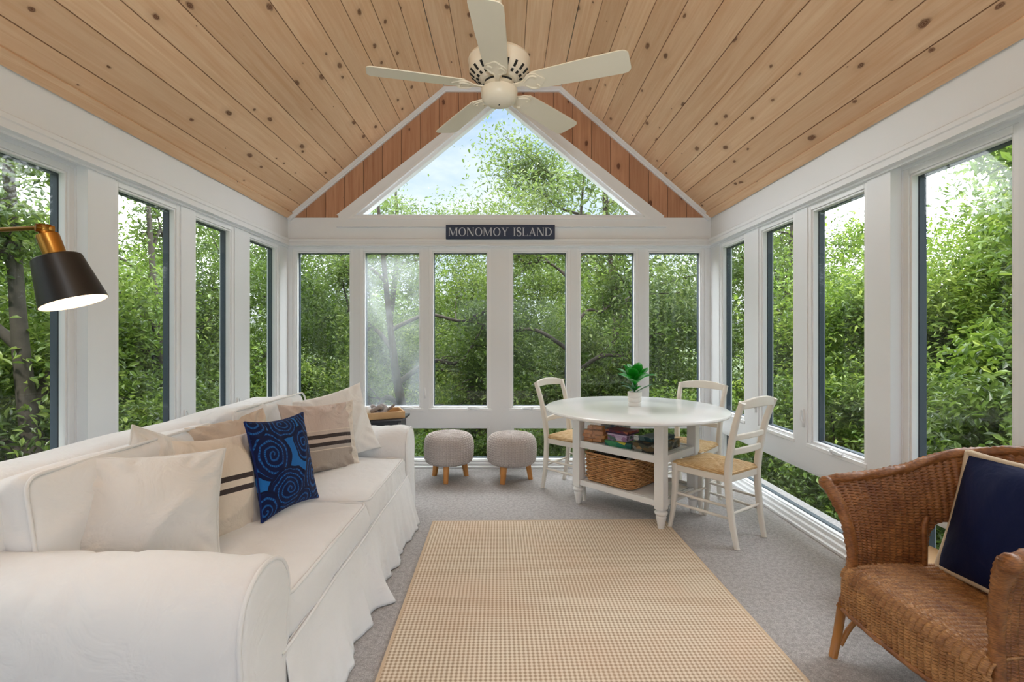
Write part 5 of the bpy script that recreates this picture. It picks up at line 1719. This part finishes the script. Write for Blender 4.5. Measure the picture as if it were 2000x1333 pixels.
mb.add((V + (0, 0, BZ), F)); mb.add(tube([(0, 0, BZ - 0.086), (0, 0, BZ - 0.091)], 0.004, 10), 1)
hs_ = autosmooth(mb.build('switch_housing', [M['fan'], M['dark']], fan, smooth=True), 40)
def blade_outline():
    P = [(0.20, -0.062), (0.26, -0.066), (0.45, -0.074), (0.64, -0.078)]
    P += [(0.700 - 0.035 + 0.035 * math.cos(a), -0.043 + 0.035 * math.sin(a)) for a in np.linspace(-PI / 2, 0, 7)]
    P += [(0.700 - 0.035 + 0.035 * math.cos(a), 0.043 + 0.035 * math.sin(a)) for a in np.linspace(0, PI / 2, 7)]
    P += [(0.64, 0.078), (0.45, 0.074), (0.26, 0.066), (0.20, 0.062), (0.185, 0.04), (0.18, 0.0), (0.185, -0.04)]
    return P
for k in range(5):
    a = math.radians(-94 + 72 * k)
    R = rotz(a) @ np.array(Matrix.Rotation(math.radians(-12), 3, 'X'))
    V, F = prism(blade_outline(), lambda x, y, d: (x, y, d), 0.0, 0.006)
    mb = MB(); mb.add((transform(V, R, (0, 0, BZ + 0.004)), F)); bl = mb.build('blade', M['fanblade'], fan, bevel=0.0015)
    mb = MB()
    out = []
    for x, y in ((0.065, 0.016), (0.11, 0.012), (0.145, 0.022), (0.17, 0.050), (0.20, 0.060), (0.225, 0.050), (0.235, 0.034), (0.250, 0.018), (0.262, 0.0)):
        out.append((x, y))
    pl = crom(out + [(x, -y) for x, y in out[-2::-1]], 50)
    V, F = prism([tuple(p) for p in pl], lambda x, y, d: (x, y, d), -0.007, -0.0005)
    mb.add((transform(V, R, (0, 0, BZ + 0.004)), F))
    for s in (-1, 1):
        P = crom([(0.15, s * 0.012, -0.008), (0.175, s * 0.036, -0.010), (0.20, s * 0.046, -0.010), (0.222, s * 0.034, -0.010), (0.21, s * 0.018, -0.009)], 20)
        mb.add((transform(tube(P, 0.005, 7)[0], R, (0, 0, BZ + 0.004)), tube(P, 0.005, 7)[1]))
    mb.build('blade_iron', M['fan'], bl, bevel=0.0015)
# ------------------------------------------------------------------ outdoors: ground, trees, shrubs
mb = MB()
n = 40
xs = np.linspace(-40, 40, n); ys = np.linspace(-14, 60, n)
XX, YY = np.meshgrid(xs, ys, indexing='ij')
ZZ = -2.4 + 0.35 * nz(np.stack([XX.ravel(), YY.ravel(), 0 * XX.ravel()], 1), 0.25, 9).reshape(n, n) + 0.05 * np.maximum(np.hypot(XX, YY) - 8, 0)
V = np.stack([XX, YY, ZZ], -1).reshape(-1, 3)
mb.add((V, grid_faces(n, n)))
struct(mb.build('ground', M['ground'], smooth=True))

def leaf_cloud(C_, rad, count, size, rng, up=0.5, aspect=0.42, clump=1.0):
    """leaves scattered about the clump centres; two folded triangles each"""
    k = len(C_)
    who = rng.randint(0, k, count)
    P = C_[who] + rng.normal(size=(count, 3)) * rad[who][:, None] * np.array([0.5, 0.5, 0.42]) * clump
    Nn = rng.normal(size=(count, 3)); Nn[:, 2] = np.abs(Nn[:, 2]) + up; Nn /= np.linalg.norm(Nn, axis=1)[:, None]
    A = rng.normal(size=(count, 3)); A[:, 2] -= 0.5; A -= Nn * np.sum(A * Nn, 1)[:, None]; A /= np.linalg.norm(A, axis=1)[:, None]
    B = np.cross(Nn, A)
    L = size * rng.uniform(0.6, 1.3, count)[:, None]
    w = L * aspect * rng.uniform(0.8, 1.2, count)[:, None]
    fold = Nn * w * 0.22
    bend = Nn * L * 0.10
    V = np.stack([P - A * L * 0.5, P - A * L * 0.12 + B * w * 0.5 + fold, P + A * L * 0.24 + B * w * 0.34 + fold - bend * 0.3,
                  P + A * L * 0.55 - bend, P + A * L * 0.24 - B * w * 0.34 + fold - bend * 0.3, P - A * L * 0.12 - B * w * 0.5 + fold], 1).reshape(-1, 3)
    i = np.arange(count)[:, None] * 6
    F = np.concatenate([i + [0, 3, 2, 1], i + [0, 5, 4, 3]], 0)
    return V, F

def tree_proto(seed, H, crown_r, crown_z0, nclump, nleaf, size, mat, trunk_r=0.11, lean=0.0, top_thin=0.0):
    rng = np.random.RandomState(seed)
    mb = MB()
    tips = []
    tr = crom([(0, 0, -0.4), (0.06 + lean * 0.2, 0.04, H * 0.22), (-0.05 + lean * 0.5, 0.05, H * 0.48), (0.05 + lean * 0.8, -0.03, H * 0.72), (lean, 0.02, H * 0.93)], 26)
    mb.add(tube(tr, np.linspace(trunk_r, trunk_r * 0.15, 26), 9))
    nb = 11
    for b in range(nb):
        f = rng.uniform(0.30, 0.92)
        o = tr[int(f * 25)]
        a = b * 2.4 + rng.uniform(-0.4, 0.4)
        L = crown_r * rng.uniform(0.6, 1.05) * (1.15 - 0.6 * f)
        d = np.array([math.cos(a), math.sin(a), rng.uniform(0.1, 0.7)])
        p1 = o + d * L * 0.45 + rng.normal(size=3) * 0.08; p2 = o + d * L * [1, 1, 0.8] + rng.normal(size=3) * 0.12
        P = crom([o, p1, p2], 12)
        r0 = trunk_r * (1 - f) * 0.55 + 0.012
        mb.add(tube(P, np.linspace(r0, 0.008, 12), 7))
        tips += [P[-1], P[8]]
        for s in range(4):
            q = P[rng.randint(4, 12)]
            e = q + (d * rng.uniform(0.2, 0.5) + rng.normal(size=3) * 0.45) * L * 0.4
            mb.add(tube(crom([q, (q + e) / 2 + rng.normal(size=3) * 0.05, e], 6), np.linspace(0.010, 0.004, 6), 5))
            tips.append(e)
    tips = np.array(tips)
    # further clumps fill the crown
    th = rng.uniform(0, 2 * PI, nclump); ph = np.arccos(rng.uniform(-0.9, 1, nclump)); rr = crown_r * rng.uniform(0.45, 1.0, nclump) ** 0.6
    cz = (H + crown_z0) / 2; hz = (H - crown_z0) / 2
    cl = np.stack([rr * np.sin(ph) * np.cos(th) + lean * 0.6, rr * np.sin(ph) * np.sin(th), cz + hz * np.cos(ph) * rr / crown_r], 1)
    C_ = np.concatenate([tips, cl])
    rad = rng.uniform(0.24, 0.50, len(C_)) * crown_r / 1.8
    keep = rng.uniform(size=len(C_)) > np.clip((C_[:, 2] - 4.9) / 3.0, 0, 0.7)
    C_, rad = C_[keep], rad[keep]
    V, F = leaf_cloud(C_, rad, nleaf, size, rng)
    tm = mb.mesh('trunk', [M['bark']], True)
    lm = mesh_of('foliage', V, F.astype(np.int32), M[mat], None, False)
    return tm, lm

def shrub_proto(seed, r, h, nclump, nleaf, size, mat):
    rng = np.random.RandomState(seed)
    mb = MB()
    C_ = []
    for k in range(9):
        a = rng.uniform(0, 2 * PI); e = np.array([math.cos(a) * r * rng.uniform(.3, .9), math.sin(a) * r * rng.uniform(.3, .9), h * rng.uniform(.6, 1)])
        P = crom([(0, 0, -0.3), e * [0.4, 0.4, 0.55], e], 9)
        mb.add(tube(P, np.linspace(0.022, 0.005, 9), 6)); C_ += [P[-1], P[5]]
    th = rng.uniform(0, 2 * PI, nclump); rr = r * np.sqrt(rng.uniform(0.1, 1, nclump))
    C_ = np.concatenate([np.array(C_), np.stack([rr * np.cos(th), rr * np.sin(th), h * rng.uniform(0.05, 1, nclump)], 1)])
    V, F = leaf_cloud(C_, rng.uniform(0.2, 0.4, len(C_)), nleaf, size, rng, up=0.7)
    return mb.mesh('stems', [M['bark']], True), mesh_of('foliage', V, F.astype(np.int32), M[mat], None, False)

protos = [tree_proto(1, 6.5, 2.1, 1.2, 70, 60000, 0.066, 'leaf1', 0.14), tree_proto(2, 6.7, 2.3, 1.0, 80, 62000, 0.064, 'leaf2', 0.16, 0.5),
          tree_proto(3, 6.0, 2.0, 0.8, 70, 60000, 0.066, 'leaf3', 0.11, -0.4), tree_proto(4, 6.6, 2.2, 1.6, 70, 58000, 0.066, 'leaf1', 0.13, 0.3)]
def bough_proto(seed, H, r0, lean, nleaf, size, mat, z0=3.4, house=(0, -1)):
    rng = np.random.RandomState(seed)
    mb = MB(); tips = []
    tr = crom([(0, 0, -0.3), (0.05, 0.03, H * 0.3), (lean * 0.4, 0.0, H * 0.55), (lean, 0.05, H)], 30)
    mb.add(tube(tr, np.linspace(r0, r0 * 0.08, 30), 10, bump=lambda th, s: 1 + 0.06 * np.sin(5 * th + 9 * s) * np.sin(3 * s)))
    for b in range(9):
        f = 0.42 + 0.055 * b
        o = tr[int(f * 29)]
        a = PI * (b % 2) + rng.uniform(-0.7, 0.7) + 0.2
        L = rng.uniform(0.9, 1.5)
        d = np.array([math.cos(a), math.sin(a) * 0.7, rng.uniform(0.05, 0.55)])
        h_ = np.array([house[0], house[1], 0.0]); d -= h_ * max(0.0, np.dot(d, h_) + 0.05)
        P = crom([o, o + d * L * 0.35 + (0, 0, 0.12), o + d * L * 0.7 - (0, 0, 0.05), o + d * L + (0, 0, rng.uniform(0, 0.5))], 16)
        rb = min(r0 * rng.uniform(0.22, 0.42), r0 * (1 - 0.92 * f) * 0.75)
        mb.add(tube(P, np.linspace(rb, 0.012, 16), 8)); tips += [P[-1], P[11]]
        for s in range(5):
            q = P[rng.randint(5, 16)]; e = q + (d * 0.3 + rng.normal(size=3) * [0.4, 0.4, 0.3]) * 0.45
            mb.add(tube(crom([q, (q + e) / 2 + rng.normal(size=3) * 0.05, e], 6), np.linspace(0.012, 0.004, 6), 5)); tips.append(e)
    C_ = np.array([t_ for t_ in tips if t_[2] > z0 or rng.uniform() < 0.35])
    V, F = leaf_cloud(C_, rng.uniform(0.2, 0.36, len(C_)), nleaf, size, rng)
    return mb.mesh('trunk', [M['bark']], True), mesh_of('foliage', V, F.astype(np.int32), M[mat], None, False)
boughs = [bough_proto(21, 6.4, 0.13, -0.4, 15000, 0.062, 'leaf1', 3.4, (1, 0)), bough_proto(22, 6.2, 0.13, -0.5, 8500, 0.062, 'leaf2', 3.0, (0, -1)), bough_proto(24, 6.2, 0.12, 0.4, 8500, 0.062, 'leaf1', 3.0, (0, -1)),
          bough_proto(23, 6.0, 0.09, 0.3, 16000, 0.078, 'leaf3', 3.0, (-1, 0)), bough_proto(25, 6.0, 0.12, -0.4, 9000, 0.062, 'leaf2', 3.0, (1, 0))]
protos.append(tree_proto(6, 6.9, 2.3, 1.6, 46, 42000, 0.066, 'leaf4', 0.13, 0.2))
shrubs = [shrub_proto(11, 1.0, 2.1, 46, 32000, 0.058, 'leaf1'), shrub_proto(12, 1.1, 1.8, 46, 32000, 0.056, 'leaf3'), shrub_proto(13, 1.0, 2.3, 46, 32000, 0.060, 'leaf2')]

def plant(name, cat, label, pr, x, y, z, s, rz, parts, group):
    root = thing(name, label, cat, (x, y, z), rz, group)
    for nm, me in zip(parts, pr):
        link(nm, me, root)
    root.scale = (s, s, s)
    return root
GZ = -2.4
def gz(x, y):
    return -2.5 + 0.05 * max(math.hypot(x, y) - 8, 0)
TREES = [  # kind, x, y, scale, turn, label
    (1, -5.2, 0.9, 0.95, 0.3, 'dark leafy tree outside the nearest left window'),
    (0, -5.6, 3.4, 0.95, 1.7, 'leafy tree outside the left windows behind the sofa'),
    (2, -5.0, 5.6, 0.90, 2.9, 'bright green tree outside the left windows near the back corner'),
    (1, -4.3, 8.2, 0.95, 4.2, 'dark leafy tree beyond the back left corner of the room'),
    (4, -2.5, 10.2, 1.08, 0.9, 'leafy tree beyond the back windows on the left, behind the crooked boughs'),
    (0, -0.3, 8.9, 0.90, 2.0, 'leafy tree beyond the middle back windows'),
    (4, 2.15, 9.3, 1.24, 3.3, 'tall sunlit oak that fills the right side of the triangular window'),
    (1, 4.5, 8.4, 0.95, 5.1, 'dark leafy tree beyond the back right corner of the room'),
    (2, 4.9, 5.7, 0.92, 0.5, 'bright green tree outside the right windows near the back corner'),
    (3, 5.2, 3.6, 0.95, 1.4, 'leafy tree outside the middle right windows'),
    (0, 5.2, 1.3, 0.95, 2.6, 'leafy tree outside the nearest right window'),
]
for k, x, y, s, rz, lab in TREES:
    plant('tree', 'tree', lab, protos[k], x, y, gz(x, y), s, rz, ('trunk', 'foliage'), 'trees outside the windows')
BGH = [(0, -3.12, 3.30, 0, 'tree with a mottled grey trunk close outside the nearest left window'),
    (1, -1.30, 6.5, 0, 'tree with crooked forking boughs outside the second back window from the left'),
    (2, 0.70, 6.8, 0, 'tree with a dark leaning trunk outside the fourth back window from the left'),
    (3, 3.45, 3.35, 0, 'slender tree with spreading branches close outside the nearest right window'),
    (4, -3.6, 5.3, 0, 'tree with a curved mossy bough outside the middle left window')]
for k, x, y, rz, lab in BGH:
    plant('tree', 'tree', lab, boughs[k], x, y, -2.5, 1.0, rz, ('trunk', 'foliage'), 'trees outside the windows')
SHR = [(0, 3.75, 1.6, 1.0), (2, 3.85, 2.8, 1.05), (1, 3.7, 4.0, 1.0), (0, 3.6, 5.2, 1.0), (1, 2.5, 6.3, 1.0), (2, 1.6, 7.3, 0.95), (0, 0.1, 7.3, 0.95), (1, -1.2, 7.4, 0.95), (0, -2.6, 6.9, 1.0), (2, -3.9, 5.1, 1.0), (0, -3.7, 3.8, 0.95), (1, -3.8, 2.5, 0.95), (2, -3.8, 1.3, 0.95)]
SLAB = ['large leaved shrub outside the low right window behind the armchair', 'dark green shrub pressed against the right windows', 'bright shrub outside the low right window by the dining chair', 'shrub outside the back right corner', 'bright shrub outside the low back window behind the table', 'dark shrub outside the back windows behind the left dining chair',
        'shrub outside the low back windows behind the knitted stools', 'bright shrub outside the back windows behind the side table', 'shrub outside the back left corner', 'dark shrub outside the left window next to the back corner', 'shrub outside the left windows behind the far sofa cushion', 'bright shrub outside the left windows behind the sofa middle', 'dark shrub outside the nearest left window']
LOW = [(1, -1.55, 6.05, 'low bright green bush just outside the low back window behind the left stool'), (1, -0.55, 6.0, 'low bright green bush just outside the back windows between the stools'),
       (0, 0.55, 6.05, 'low green bush just outside the low back window by the left dining chair'), (1, 1.6, 6.0, 'low bright bush just outside the low back window under the table'), (1, 3.45, 4.9, 'low bright bush just outside the right low window beyond the dining chair')]
for i, (k, x, y, lab) in enumerate(LOW):
    plant('bush', 'bush', lab, shrubs[k], x, y, -1.25, 0.68, i * 1.3, ('stems', 'foliage'), 'low bushes outside the low windows')
for i, ((k, x, y, s), lab) in enumerate(zip(SHR, SLAB)):
    plant('shrub', 'shrub', lab, shrubs[k], x, y, -1.35, s, i * 1.9, ('stems', 'foliage'), 'shrubs outside the windows')

# the woods behind: a mass of foliage nobody could count
rng = np.random.RandomState(77)
cs, rd = [], []
for k in range(420):
    a = rng.uniform(-0.62 * PI, 0.62 * PI)
    r = rng.uniform(12.5, 17)
    hmax = 2.6 + 0.9 * math.sin(a * 5 + 1) + 0.5 * math.sin(a * 11)
    cs.append((r * math.sin(a), 1 + r * math.cos(a), rng.uniform(-2.2, hmax))); rd.append(rng.uniform(0.8, 1.5))
V, F = leaf_cloud(np.array(cs), np.array(rd), 90000, 0.26, rng, up=0.6, aspect=0.5)
o = link('woodland_foliage', mesh_of('woodland_foliage', V, F.astype(np.int32), M['leaf2'], None, False))
tag(o, 'dense green woodland foliage far beyond all the windows', 'woodland', None, 'stuff')
